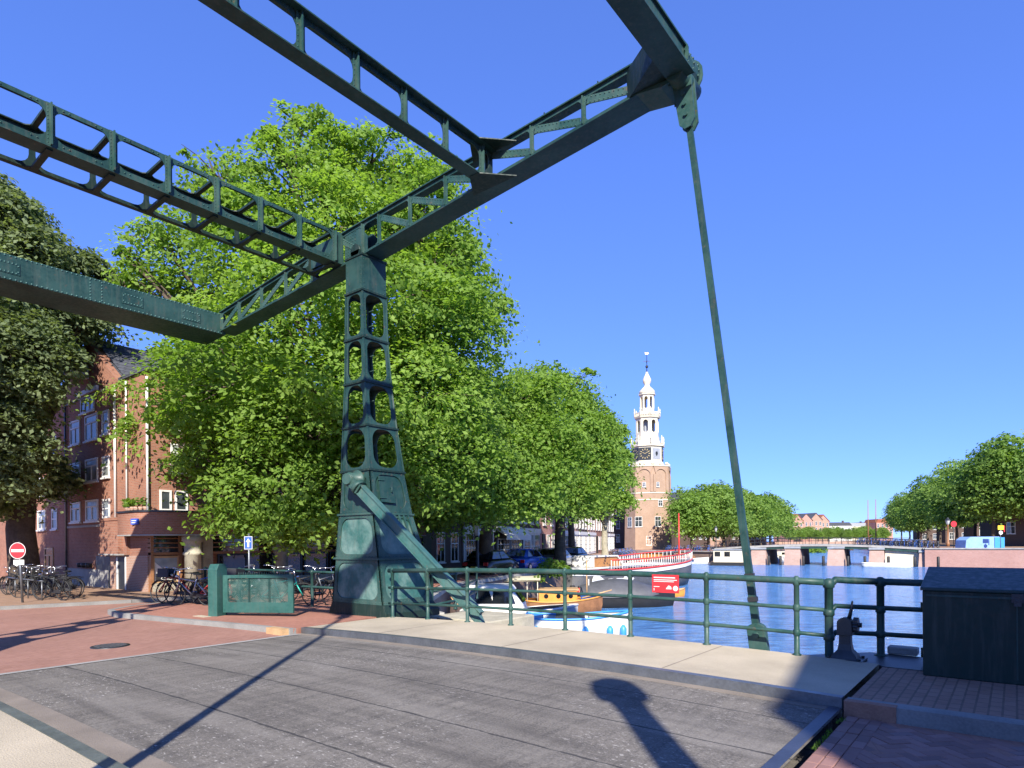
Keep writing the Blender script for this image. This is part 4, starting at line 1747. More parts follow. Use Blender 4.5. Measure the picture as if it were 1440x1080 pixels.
# roofs
b = MB()
e = .25
b.grid([[(-35.4, FY + .3, 8.9), (-35.4, 24.2, 8.9)], [(-32.4, FY + .3, 10.85), (-32.4, 24.2, 10.85)], [(-28.6, FY + .3, 8.30), (-28.6, 24.2, 8.3)]], False)
b.grid([[(-35.4, FY + .3, 8.75), (-35.4, 24.2, 8.75)], [(-32.4, FY + .3, 10.7), (-32.4, 24.2, 10.7)], [(-28.6, FY + .3, 8.15), (-28.6, 24.2, 8.15)]], False)
b.prism([(-28.7, FY - .1, 8.33), (-25.95, FY - .1, 8.33), (-25.95, 24.2, 8.33), (-28.7, 24.2, 8.33)], (0, 0, .12))
b.build('roof', 'roof', t)
b = MB()
b.grid([[(-75, FY - .1, 9.2), (-35.0, FY - .1, 9.2)], [(-75, FY + 4, 12.0), (-35.0, FY + 4, 12.0)], [(-75, 22, 9.2), (-35, 22, 9.2)]], False)
b.build('roof', 'roof', t)
for x, y in ((-26.9, 13.4), (-34.6, 18)):
    b = MB()
    b.box((x - .35, y - .35, 8), (x + .35, y + .35, 9.9))
    b.box((x - .42, y - .42, 9.9), (x + .42, y + .42, 10.0))
    b.build('chimney', 'brick_pale', t)
# downpipes
for x, r in ((-29.17, .05), (-28.0, .035)):
    MB().tube([(x, FY - .07, 2.75 if r > .04 else 3.0), (x, FY - .07, 8.2)], r, 7).build('downpipe', 'offwhite', t)
MB().tube([(-25.86 - .28, FY - .02, 2.95), (-25.86 - .28, FY - .02, 8.1)], .05, 7).build('downpipe', 'offwhite', t)
MB().tube([(-35.1, FY - .07, -.2), (-35.1, FY - .07, 8.2)], .05, 7).build('downpipe', 'steel', t)
# street front windows
for z, hh in ((6.25, 1.12), (4.42, 1.0), (2.68, .92)):
    window(t, (-33.95, FY, z), 0, 1.25, hh, 'tee', 'white', 'glass_sky')
    window(t, (-31.95, FY, z), 0, 1.45, hh + .02, 'tee', 'white', 'glass_sky')
    window(t, (-30.3, FY, z + .08), 0, .75, hh - .1, 'sash', 'white', 'glass_sky')
window(t, (-32.4, FY, 7.55), 0, 1.6, .62, 'triple')
for z, hh in ((4.15, .95), (2.42, 1.0), (6.0, 1.0)):
    window(t, (-41.3, FY + .12, z), 0, 1.0, hh, 'sash', 'white', 'glass_sky')
    window(t, (-39.3, FY + .12, z), 0, 1.25, hh, 'tee', 'white', 'glass_sky')
    window(t, (-37.3, FY + .12, z), 0, .8, hh, 'sash', 'white', 'glass_sky')
for x in (-40.5, -38.2):
    window(t, (x, FY + .12, .3), 0, 1.3, 1.2, 'tee', 'plank', 'glass_dark')
# quay front windows (mostly behind leaves)
for z in (6.2, 4.5):
    for y in (11.9, 14.2, 16.5, 18.8, 21.1):
        window(t, (-26.2, y, z), RZX, 1.3, 1.15, 'tee', 'white', 'glass_sky')
for y, ww in ((11.05, .45), (11.65, .5)):
    window(t, (-26.2, y, 2.95), RZX, ww, .82, 'plain', sill=False)
for y in (14.2, 16.5, 18.8, 21.1):
    window(t, (-26.2, y, 2.95), RZX, 1.2, 1.0, 'tee', 'white', 'glass_sky')
# canopy: rounded brick parapet over the shopfront
arc = [V3((-28.25, FY - .02, 0)), V3((-27.6, FY - .55, 0))]
for k in range(9):
    a_ = R(-70 + 70 * k / 8)
    arc.append(V3((-26.6 + 1.55 * math.cos(a_), FY + 1.0 + 1.6 * math.sin(a_) , 0)))
arc += [V3((-25.05, 24, 0))]
inn = [V3((-28.2, FY + .3, 0)), V3((-27.4, FY + .25, 0))] + [V3((-26.3, FY + .3 + .3 * k, 0)) for k in range(9)] + [V3((-26.25, 24, 0))]


def band(z0, z1, grow=0.0):
    b = MB()
    o_ = [p + (p - V3((-27.4, FY + 2.5, 0))).normalized() * grow for p in arc]
    rows = [[p + V3((0, 0, z)) for p in o_] for z in (z0, z1)]
    b.grid(rows, True)
    for z in (z0, z1):
        for i in range(len(arc) - 1):
            b.quad(o_[i] + V3((0, 0, z)), o_[i + 1] + V3((0, 0, z)), inn[i + 1] + V3((0, 0, z)), inn[i] + V3((0, 0, z)))
    return b


cn = band(2.02, 2.86).build('canopy', 'brick', t, recalc=False)
band(2.862, 2.93, .05).build('canopy_coping', 'steel_dark', cn, recalc=False)
band(1.965, 2.018, .02).build('canopy_fascia', 'stone', cn, recalc=False)
b = MB()
sp_ = at(222, 738, 23.6)
b.obox((-26.05, FY - .52, 2.5), V3((.19, .045, 0)), V3((.01, -.03, 0)) , V3((0, 0, .11)))
pl_ = b.build('street_name_plate', 'sign_blue', t)
b = MB()
for zz in (.05, -.06):
    b.obox(V3((-26.04, FY - .556, 2.5 + zz * .7)), V3((.13, .03, 0)), V3((.002, -.006, 0)), V3((0, 0, .015)))
b.build('print', 'white', pl_)
# shopfront under the canopy
b = MB()
b.box((-26.2, 10.45, -.2), (-25.93, 11.55, .12))
b.box((-26.2, 12.95, -.2), (-25.97, 24, .15))
b.build('plinth', 'concrete', t)
window(t, (-26.1, 11.0, .13), RZX, 1.0, 1.05, 'plain', 'plank', 'glass_sky', False)
b = MB()
b.prism([(-26.07, 10.58, .2), (-26.07, 11.42, .2), (-26.07, 10.58, .95)], (.012, 0, 0))
b.build('window_poster', 'white', t)
b = MB()
b.prism([(-26.045, 10.62, .2), (-26.045, 11.38, .2), (-26.045, 11.2, .5), (-26.045, 10.62, .5)], (.01, 0, 0))
b.build('window_poster', 'black', t)
b = MB()
pts = [(10.9 + .07 * math.cos(R(a)), .38 + .07 * math.sin(R(a))) for a in range(-60, 240, 30)] + [(10.8, .3), (10.9, .24), (11.05, .27), (11.15, .24), (11.3, .27)]
b.tube([(-26.03, y, z) for y, z in pts], .014, 5)
b.build('window_script', 'white', t)
b = MB()
b.box((-26.2, 11.56, -.2), (-26.05, 12.1, 1.25))
b.build('shop_door', 'wood', t)
b = MB()
for y in (10.45, 11.52, 12.12):
    b.box((-26.2, y - .05, -.2), (-25.95, y + .05, 1.98))
b.box((-26.2, 10.4, 1.22), (-25.96, 24, 1.32))
for z in (1.48, 1.66, 1.84):
    b.box((-26.2, 10.4, z), (-26.02, 24, z + .045))
b.build('shopfront_frame', 'wood', t)
b = MB()
b.box((-26.2, 10.44, 1.32), (-26.1, 24, 1.97))
b.build('transom_glass', 'glass_dark', t)
b = MB()
b.lathe([(.30, -.2), (.30, 1.18), (.36, 1.22), (.36, 1.3), (.31, 1.33), (.31, 1.7), (.4, 1.75), (.4, 1.97)], (-25.45, 11.75, 0), 22)
b.build('column', 'concrete', t)
for y in (15.6, 19.2, 22.5):
    MB().lathe([(.28, -.2), (.28, 1.18), (.34, 1.22), (.34, 1.3), (.29, 1.33), (.29, 1.97)], (-25.45, y, 0), 16).build('column', 'concrete', t)
MB().box((-26.2, 12.35, -.2), (-25.85, 12.75, 1.97)).build('column', 'concrete', t)
for y in (13.7, 15.0, 16.4, 17.8, 19.2, 20.6, 22.0, 23.3):
    window(t, (-26.1, y, .16), RZX, 1.3, 1.05, 'plain', 'steel_dark', 'glass_dark', False)
# potted plants on the canopy
t2 = thing('balcony_plants', 'low green potted plants on top of the rounded brick canopy', 'plants', (-27.5, 10.6, 2.93))
b = MB()
for i in range(9):
    x, y = -27.9 + i * .2, 10.35 - .25 * math.sin(i * .4)
    b.lathe([(.07, 2.93), (.10, 3.1)], (x, y, 0), 7)
b.build('pots', 'brick_pale', t2)
LATER = []
LATER.append(('balcony', t2))

# ================================================================== canal houses along the quay
def canal_house(name, label, p0, p1, h, wallm, gable, rows, ncol, ground, depth=10, roofm='roof', trim='white', z0=-.2, group='canal houses along the house-lined quay', winstyle='cross', gh=2.9):
    p0, p1 = V3((*p0, z0)), V3((*p1, z0))
    u = (p1 - p0).normalized()
    n = V3((u.y, -u.x, 0))
    wd = (p1 - p0).length
    mid = (p0 + p1) / 2
    rz = math.atan2(u.y, u.x)
    t = thing(name, label, 'house', mid, group)
    up = V3((0, 0, 1))

    def P(s, z, o=0.0):
        return p0 + u * s + up * z + n * o
    b = MB()
    prof = [(0, 0), (wd, 0), (wd, h)]
    gt = h + 2.6
    if gable == 'bell':
        prof += [(wd * .8, h + .3), (wd * .72, h + 1.4), (wd * .6, h + 2.4), (wd * .5, h + 2.7), (wd * .4, h + 2.4), (wd * .28, h + 1.4), (wd * .2, h + .3)]
    elif gable == 'neck':
        prof += [(wd * .72, h + .2), (wd * .7, h + 2.0), (wd * .5, h + 2.8), (wd * .3, h + 2.0), (wd * .28, h + .2)]
    elif gable == 'step':
        for k in range(4):
            prof += [(wd * (1 - .12 * k), h + .75 * k), (wd * (1 - .12 * k), h + .75 * (k + 1))]
        prof += [(wd * .5, h + 3.4)]
        for k in range(3, -1, -1):
            prof += [(wd * .12 * k, h + .75 * (k + 1)), (wd * .12 * k, h + .75 * k)]
    elif gable == 'point':
        prof += [(wd * .5, h + 2.8)]
    prof += [(0, h)] if gable != 'step' else []
    b.prism([P(s, z) for s, z in prof], -n * .4)
    b.prism([P(0.0, 0, -.4), P(wd, 0, -.4), P(wd, h, -.4), P(0, h, -.4)], -n * (depth - .4))
    b.build('wall', wallm, t)
    b = MB()
    if gable == 'cornice':
        b.prism([P(-.02, h + .02, -.3), P(wd + .02, h + .02, -.3), P(wd * .85, h + 1.9, -2), P(wd * .15, h + 1.9, -2)], -n * .05)
        rows_ = [[P(0, h, -.2), P(wd, h, -.2)], [P(wd * .1, h + 2.2, -3), P(wd * .9, h + 2.2, -3)], [P(wd * .1, h + 2.2, -depth + 2), P(wd * .9, h + 2.2, -depth + 2)], [P(0, h, -depth), P(wd, h, -depth)]]
        b.grid(rows_, False)
        b.quad(P(0, h, -.2), P(wd * .1, h + 2.2, -3), P(wd * .1, h + 2.2, -depth + 2), P(0, h, -depth))
        b.quad(P(wd, h, -.2), P(wd * .9, h + 2.2, -3), P(wd * .9, h + 2.2, -depth + 2), P(wd, h, -depth))
    else:
        b.prism([P(0, h, -.4), P(wd, h, -.4), P(wd / 2, h + 2.6, -.4)], -n * (depth - .4))
    b.build('roof', roofm, t)
    b = MB()
    if gable == 'cornice':
        b.prism([P(-.1, h - .45, .004), P(wd + .1, h - .45, .004), P(wd + .1, h + .02, .004), P(-.1, h + .02, .004)], n * .16)
        b.prism([P(-.18, h + .02, -.1), P(wd + .18, h + .02, -.1), P(wd + .18, h + .16, -.1), P(-.18, h + .16, -.1)], n * .45)
        b.build('cornice', trim, t)
    else:
        pts = [(s, z) for s, z in prof if z >= h - .01]
        for (s0, z0_), (s1, z1_) in zip(pts[:-1], pts[1:]):
            b.beam(P(s0, z0_, -.17), P(s1, z1_, -.17), .5, .14, n)
        b.build('gable_trim', trim, t)
    b = MB()
    b.prism([P(wd * .2, h + 1.4, -depth * .5), P(wd * .2 + .7, h + 1.4, -depth * .5), P(wd * .2 + .7, h + 3.6, -depth * .5), P(wd * .2, h + 3.6, -depth * .5)], -n * .6)
    b.build('chimney', 'brick_pale', t)
    sp = wd / ncol
    zz = gh + .45
    for r_ in range(rows):
        hh = 1.75 - .22 * r_
        for c_ in range(ncol):
            window(t, P(sp * (c_ + .5), zz, 0), rz, min(1.05, sp * .72), hh, winstyle)
        zz += hh + 1.0
    if gable in ('bell', 'neck', 'step', 'point'):
        window(t, P(wd / 2, h + .1, 0), rz, .9, 1.2, 'sash')
    if ground == 'shop':
        b = MB()
        b.prism([P(.15, .1, .002), P(wd - .15, .1, .002), P(wd - .15, gh, .002), P(.15, gh, .002)], n * .05)
        b.build('shopfront_frame', trim, t)
        for s0, s1 in ((.35, wd * .38), (wd * .42, wd * .58), (wd * .62, wd - .35)):
            window(t, P((s0 + s1) / 2, .35, .055), rz, round(s1 - s0, 2), 2.1, 'grid', trim, 'glass_dark', False)
        b = MB()
        b.prism([P(.1, gh - .35, .056), P(wd - .1, gh - .35, .056), P(wd - .1, gh + .05, .056), P(.1, gh + .05, .056)], n * .12)
        b.build('shop_fascia', trim, t)
    elif ground == 'awning':
        b = MB()
        b.prism([P(.15, .1, .002), P(wd - .15, .1, .002), P(wd - .15, gh, .002), P(.15, gh, .002)], n * .05)
        b.build('shopfront_frame', 'steel_dark', t)
        for s0, s1 in ((.4, wd * .5), (wd * .55, wd - .4)):
            window(t, P((s0 + s1) / 2, .3, .055), rz, round(s1 - s0, 2), 1.75, 'grid', trim, 'glass_dark', False)
        b = MB()
        b.prism([P(.2, gh - .2, .06), P(.2, gh + .1, .06), P(.2, gh - .55, .9), P(.2, gh - .62, .9)], u * (wd - .4))
        b.prism([P(.2, gh - .95, .9), P(.2, gh - .55, .9), P(.2, gh - .55, .92), P(.2, gh - .95, .92)], u * (wd - .4))
        b.build('awning', trim, t)
    else:
        b = MB()
        b.prism([P(wd * .12, 0, .003), P(wd * .12 + 1.05, 0, .003), P(wd * .12 + 1.05, 2.5, .003), P(wd * .12, 2.5, .003)], n * .07)
        b.build('door', 'green_dark', t)
        for s_ in (.5, .82):
            window(t, P(wd * s_, .55, 0), rz, 1.1, 1.9, winstyle, trim, 'glass_dark')
    return t


line = [V3((-27.2, 25.2, 0)), V3((-33.2, 44.5, 0)), V3((-38.8, 58.5, 0)), V3((-54.5, 97, 0))]


def along(s):
    for a, e in zip(line[:-1], line[1:]):
        l = (e - a).length
        if s <= l:
            return a.lerp(e, s / l)
        s -= l
    return line[-1]


specs = [
    ('dark brick canal house next to the corner building, glimpsed under the big tree', 6.2, 8.5, 'brick_dark', 'cornice', 2, 3, 'door'),
    ('dark narrow canal house with tall shop windows behind the second tree trunk', 5.6, 9.5, 'brick_dark', 'bell', 2, 3, 'shop'),
    ('black brick canal house with a white awning over its shop windows', 6.0, 9.0, 'brick_dark', 'cornice', 2, 4, 'awning'),
    ('dark brick canal house with a pale doorway right of the awning', 5.4, 9.8, 'brick_dark', 'neck', 2, 3, 'shop'),
    ('salmon pink brick house seen between the two dark trunks', 6.4, 8.6, 'brick_pink', 'point', 2, 2, 'door'),
    ('red brick canal house with a white shopfront behind the third trunk', 6.6, 9.2, 'brick', 'step', 2, 3, 'shop'),
    ('narrow pale fronted house with a white ground floor left of the pale trunk', 6.0, 8.8, 'brick_pale', 'cornice', 2, 3, 'shop'),
    ('dark brick house with a bluish white shopfront right of the pale trunk', 6.6, 9.4, 'brick_dark', 'bell', 2, 3, 'shop'),
    ('brown brick house with a white cornice nearest the clock tower', 6.8, 8.4, 'brick_pale', 'cornice', 2, 3, 'shop'),
    ('red brick house behind the foot of the clock tower', 7.0, 9.0, 'brick', 'point', 2, 3, 'door'),
    ('dark brick house directly left of the clock tower', 6.8, 9.2, 'brick_dark', 'cornice', 2, 3, 'shop'),
    ('dark gabled house hidden behind the clock tower', 6.8, 9.2, 'brick_dark', 'bell', 2, 3, 'shop'),
]
s = 0
for lab, wd, h, wm, gb, rw_, nc, gr in specs:
    a, e = along(s + .06), along(s + wd - .06)
    canal_house('canal_house', lab, (a.x, a.y), (e.x, e.y), h, wm, gb, rw_, nc, gr)
    s += wd

# ================================================================== clock tower
tc = gp(911.5, 135, -.3)
t = thing('clock_tower', 'octagonal brick tower with a white clock stage and tapering white spire', 'tower', tc)
PH = math.atan2(-tc.y, -tc.x) + R(-9)      # one face turned to the bridge, a little left


def octo(b, r0, z0, r1, z1, ph=PH, n=8, cap=True):
    rows = []
    for r, z in ((r0, z0), (r1, z1)):
        rows.append([tc + V3((r * math.cos(ph + math.pi / n + 2 * math.pi * k / n), r * math.sin(ph + math.pi / n + 2 * math.pi * k / n), z + .3)) for k in range(n)])
    b.grid(rows, False, True)
    if cap:
        b.quad(*rows[1])
        b.quad(*reversed(rows[0]))
    return b


def face_pt(r, z, k=0, s=0.0, o=0.0, n=8):
    a = PH + 2 * math.pi * k / n
    ap = r * math.cos(math.pi / n)
    return tc + V3((math.cos(a), math.sin(a), 0)) * (ap + o) + V3((-math.sin(a), math.cos(a), 0)) * s + V3((0, 0, z + .3))


b = MB()
octo(b, 5.05, -.3, 4.75, 17.2)
b.build('brick_shaft', 'brick_tower', t)
b = MB()
for k in range(8):          # blind arches
    for sgn in (-1, 1):
        b.prism([face_pt(4.78, 11.6, k, sgn * 1.85, -.02), face_pt(4.78, 11.6, k, sgn * 1.25, -.02), face_pt(4.78, 15.2, k, sgn * 1.25, -.02), face_pt(4.78, 15.2, k, sgn * 1.85, -.02)],
                V3((math.cos(PH + math.pi / 4 * k), math.sin(PH + math.pi / 4 * k), 0)) * .22)
    pts = []
    for j in range(9):
        a_ = R(180 * j / 8)
        pts.append((1.25 * math.cos(a_), 15.2 + 1.1 * math.sin(a_)))
    for j in range(8):
        (s0, z0_), (s1, z1_) = pts[j], pts[j + 1]
        b.prism([face_pt(4.78, z0_, k, s0, -.02), face_pt(4.78, 16.8, k, s0 * 1.45, -.02), face_pt(4.78, 16.8, k, s1 * 1.45, -.02), face_pt(4.78, z1_, k, s1, -.02)],
                V3((math.cos(PH + math.pi / 4 * k), math.sin(PH + math.pi / 4 * k), 0)) * .22)
b.build('blind_arches', 'brick_tower', t)
for z, r in ((9.9, 4.97), (11.3, 4.95), (16.9, 5.02)):
    octo(MB(), r, z, r, z + .22).build('stone_band', 'cream', t)
for k in range(8):
    for s_ in (-1.6, 0, 1.6):
        MB().lathe([(.1, 0), (.28, .2), (.28, .4), (.1, .6)], face_pt(4.6, 17.2, k, s_), 8).build('parapet_ball', 'cream', t)
for k, s_, z, ww, hh in ((0, -1.2, 4.4, 1.5, 2.1), (1, -.9, 4.4, 1.5, 2.1), (0, .9, .6, 1.1, 1.9), (1, -.2, 8.6, 1.1, 1.3), (1, -.8, 12.6, .7, 1.0), (0, 0, 12.6, .7, 1.0), (-1, 0, 4.4, 1.5, 2.1)):
    window(t, face_pt(4.95, z, k, s_, -.02 if z > 8 else .03), PH + math.pi / 4 * k + R(90), ww, hh, 'cross', 'white', 'glass')
b = MB()
octo(b, 3.75, 17.2, 3.45, 18.0)
octo(b, 3.35, 18.0, 3.35, 21.3)
octo(b, 3.7, 21.3, 3.7, 21.6)
octo(b, 3.2, 21.6, 2.75, 22.6)
octo(b, 2.62, 22.6, 2.62, 23.4)
b.build('clock_stage', 'cream', t)
for k in (0, -1, 2, 4):
    a = PH + math.pi / 4 * k
    ax = V3((math.cos(a), math.sin(a), 0))
    b = MB()
    b.prism([face_pt(3.35, 18.35, k, -1.25, .01), face_pt(3.35, 18.35, k, 1.25, .01), face_pt(3.35, 20.95, k, 1.25, .01), face_pt(3.35, 20.95, k, -1.25, .01)], ax * .08)
    dl = b.build('clock_dial', 'steel_dark', t)
    b = MB()
    for j in range(12):
        an = 2 * math.pi * j / 12
        c0 = face_pt(3.35, 19.65, k, 0, .11)
        rad = V3((-math.sin(a), math.cos(a), 0)) * math.sin(an) + V3((0, 0, 1)) * math.cos(an)
        tan_ = V3((-math.sin(a), math.cos(a), 0)) * math.cos(an) - V3((0, 0, 1)) * math.sin(an)
        b.obox(c0 + rad * .92, rad * .17, tan_ * .07, ax * .02)
    for an, l in ((R(300), .6), (R(60), .85)):
        rad = V3((-math.sin(a), math.cos(a), 0)) * math.sin(an) + V3((0, 0, 1)) * math.cos(an)
        b.beam(face_pt(3.35, 19.65, k, 0, .12), face_pt(3.35, 19.65, k, 0, .12) + rad * l, .09, .03, ax)
    b.build('numerals', 'gold', dl)
for k in (1, -2, 3):
    b = MB()
    a = PH + math.pi / 4 * k
    b.prism([face_pt(3.35, 18.5, k, -.9, .01), face_pt(3.35, 18.5, k, .9, .01), face_pt(3.35, 20.8, k, .9, .01), face_pt(3.35, 20.8, k, -.9, .01)], V3((math.cos(a), math.sin(a), 0)) * .06)
    pn_ = b.build('blank_panel', 'lead', t)
    b = MB()
    a = PH + math.pi / 4 * k
    b.prism([face_pt(3.35, 19.1, k, 0, .07), face_pt(3.35, 19.6, k, .28, .07), face_pt(3.35, 20.1, k, .22, .07), face_pt(3.35, 20.1, k, -.22, .07), face_pt(3.35, 19.6, k, -.28, .07)], V3((math.cos(a), math.sin(a), 0)) * .05)
    b.build('shield', 'steel_dark', pn_)


def arcade(b, r, z0, z1, hw, zt_):
    for k in range(8):
        a = PH + math.pi / 4 * k
        hs_ = r * math.sin(math.pi / 8)
        A, B_, C_, D_ = face_pt(r, z0, k, -hs_), face_pt(r, z0, k, hs_), face_pt(r, z1, k, hs_), face_pt(r, z1, k, -hs_)
        b.holed(A, B_, C_, D_, hs_ - hw, hs_ - hw, .9, zt_, hw * .99, .3, 6)


b = MB()
arcade(b, 2.45, 23.4, 27.4, .52, .45)
octo(b, 2.72, 27.4, 2.85, 27.75)
b.build('open_lantern', 'cream', t)
b = MB()
octo(b, 1.0, 23.4, 1.0, 27.4)
b.build('bell_frame', 'lead', t)
b = MB()
for k in range(8):          # balustrade
    hs_ = 2.72 * math.sin(math.pi / 8)
    b.beam(face_pt(2.72, 28.5, k, -hs_), face_pt(2.72, 28.5, k, hs_), .18, .16)
    for j in range(6):
        s_ = -hs_ + 2 * hs_ * (j + .5) / 6
        b.beam(face_pt(2.72, 27.75, k, s_), face_pt(2.72, 28.45, k, s_), .13, .13)
    a = PH + math.pi / 8 + math.pi / 4 * k
    b.lathe([(.14, 27.7), (.14, 28.9), (.05, 29.0), (.16, 29.2), (.03, 29.6)], tc + V3((2.72 * math.cos(a), 2.72 * math.sin(a), .3)), 6)
b.build('balustrade', 'cream', t)
for k in range(8):
    b = MB()
    a = PH + math.pi / 8 + math.pi / 4 * k
    b.lathe([(.2, 21.5), (.2, 22.5), (.08, 22.6), (.22, 22.9), (.03, 23.6)], tc + V3((3.45 * math.cos(a), 3.45 * math.sin(a), .3)), 6)
    b.build('pinnacle', 'cream', t)
b = MB()
octo(b, 2.3, 27.75, 1.75, 28.6)
arcade(b, 1.55, 28.6, 32.4, .36, .4)
octo(b, 1.8, 32.4, 1.85, 32.7)
b.build('upper_lantern', 'cream', t)
b = MB()
b.lathe([(1.75, 32.7), (1.6, 33.3), (1.05, 33.9), (.62, 34.3), (.55, 34.7), (.85, 35.2), (.9, 35.7), (.6, 36.4), (.3, 37.0), (.22, 37.4)], tc + V3((0, 0, .3)), 16)
b.build('onion_dome', 'cream', t)
b = MB()
b.lathe([(.1, 37.4), (.08, 38.2), (.3, 38.4), (.3, 38.7), (.08, 38.9), (.05, 41.3)], tc + V3((0, 0, .3)), 8)
for a in (0, R(90)):
    dv = V3((math.cos(a + .6), math.sin(a + .6), 0))
    b.beam(tc + dv * -.75 + V3((0, 0, 40.0)), tc + dv * .75 + V3((0, 0, 40.0)), .08, .1)
b.build('weather_cross', 'steel_dark', t)
b = MB()
b.prism([tc + rgt * sx_ + V3((0, 0, z)) for sx_, z in ((-.35, 41.5), (.1, 41.4), (.45, 41.65), (.2, 41.9), (-.1, 41.75), (-.4, 41.95))], dirv * .06)
b.build('weather_vane', 'gold', t)

# ================================================================== far bridge
t = thing('far_bridge', 'low bridge with pinkish brick piers crossing the canal in the distance', 'bridge', (-22, 98, -2.2))
bl, br = V3((-37.0, 97.6, 0)), V3((-9.3, 100.6, 0))
bd = (br - bl).normalized()
bn = V3((bd.y, -bd.x, 0))        # towards the viewer


def bz(s):
    return .30 + .55 * (1 - ((s - .5) / .5) ** 2)


LB = (br - bl).length
b = MB()
rows = []
for i in range(25):
    s_ = i / 24
    c = bl + bd * (LB * s_)
    rows.append([c + bn * o_ + V3((0, 0, bz(s_) + dz)) for o_, dz in ((.3, -.28), (.3, 0), (-9, 0), (-9, -.28))])
b.grid(rows, False, True)
b.build('deck', 'stone', t)
b = MB()
for i in range(24):
    s0, s1 = i / 24, (i + 1) / 24
    b.beam(bl + bd * LB * s0 + bn * .05 + V3((0, 0, bz(s0) - .45)), bl + bd * LB * s1 + bn * .05 + V3((0, 0, bz(s1) - .45)), .25, .34)
b.build('girder', 'green', t)
for s_, ww in ((.235, 2.2), (.405, 2.2), (.61, 2.2), (.79, 1.9), (.995, 1.7)):
    c = bl + bd * LB * s_
    b = MB()
    zt_ = bz(s_) - .32
    f0, f1, k0, k1 = [], [], [], []
    for z, gw in ((-3.5, 1.12), (-2.2, 1.06), (zt_ - .4, .92)):
        h_ = ww / 2 * gw
        f0.append([c + bd * -h_ + bn * .5 * gw + V3((0, 0, z)), c + bd * h_ + bn * .5 * gw + V3((0, 0, z)), c + bd * h_ - bn * 9 + V3((0, 0, z)), c - bd * h_ - bn * 9 + V3((0, 0, z))])
    b.grid(f0, False, True)
    b.build('pier', 'pier', t)
    b = MB()
    b.obox(c + bn * .1 + V3((0, 0, zt_ - .12)), bd * (ww / 2), bn * .5, V3((0, 0, .14)))
    b.build('pier_cap', 'lead', t)
    for e_ in (-1, 1):
        MB().lathe([(.18, -3.5), (.18, -.9), (.12, -.8)], c + bd * e_ * (ww / 2 + .45) + bn * 1.0, 8).build('fender_pile', 'black', t)
b = MB()
for s0, s1 in ((.825, .97),):
    b.prism([bl + bd * LB * s0 - bn * .3 + V3((0, 0, -2.6)), bl + bd * LB * s1 - bn * .3 + V3((0, 0, -2.6)), bl + bd * LB * s1 - bn * .3 + V3((0, 0, bz(s1) - .4)), bl + bd * LB * s0 - bn * .3 + V3((0, 0, bz(s0) - .4))], -bn * .4)
b.build('abutment_wall', 'cream', t)
b = MB()
for o_ in (.15, -8.8):
    for i in range(34):
        s_ = i / 33
        c = bl + bd * LB * s_ + bn * o_ + V3((0, 0, bz(s_)))
        b.beam(c, c + V3((0, 0, 1.0)), .05, .05)
    for z in (.5, 1.0):
        b.tube([bl + bd * LB * i / 24 + bn * o_ + V3((0, 0, bz(i / 24) + z)) for i in range(25)], .035, 5)
b.build('railing', 'steel_dark', t)
GBK = 'bicycles parked along the far bridge railing'
for i in range(46):
    s_ = .70 + .008 * i + random.uniform(-.002, .002)
    if s_ > 1.05:
        break
    c = bl + bd * LB * s_ - bn * (.5 + .3 * (i % 2)) + V3((0, 0, bz(min(1, s_)) + .01 if s_ < 1 else .21))
    far_bike_at(i % 3, c.x, c.y, c.z, R(80 + random.uniform(-25, 25)), 'small dark bicycle in the row along the far bridge railing', GBK)
GQ = 'bicycles parked along the far tree-lined quay'
for i in range(16):
    a_, e_ = V3((-37.5, 99, -.28)), V3((-49, 103.8, -.28))
    c = a_.lerp(e_, (i + .5) / 16) + V3((0, 1.2, 0))
    far_bike_at(i % 3, c.x, c.y, c.z, R(80 + random.uniform(-25, 25)), 'small dark bicycle in the row on the quay right of the clock tower', GQ)
GP_ = 'bicycles parked on the house-lined quay under the trees'
for i in range(14):
    q = along(34 + i * 1.25) + V3((5.2, 1.6, 0))
    far_bike_at(i % 3, q.x, q.y, -.29, R(20 + random.uniform(-25, 25)), 'small bicycle in the row on the house-lined quay behind the houseboat', GP_)

# second, farther bridge and masts
t = thing('distant_bridge', 'low dark bridge at the far end of the canal', 'bridge', (-52, 235, -2))
b = MB()
a_, e_ = V3((-64, 222, 0)), V3((-28, 238, 0))
b.beam(a_ + V3((0, 0, .3)), e_ + V3((0, 0, .3)), 6, .8)
b.build('deck', 'brick_pale', t)
for k in (.3, .55, .8):
    MB().beam(a_.lerp(e_, k) + V3((0, 0, -3)), a_.lerp(e_, k) + V3((0, 0, 0)), 2, 5).build('pier', 'brick_dark', t)
b = MB()
for i in range(20):
    c = a_.lerp(e_, i / 19) + V3((1.2, -2.8, .7))
    b.beam(c, c + V3((0, 0, 1)), .08, .08)
b.beam(a_ + V3((1.2, -2.8, 1.7)), e_ + V3((1.2, -2.8, 1.7)), .1, .1)
b.build('railing', 'steel_dark', t)
# ================================================================== boats
WZ = -2.2


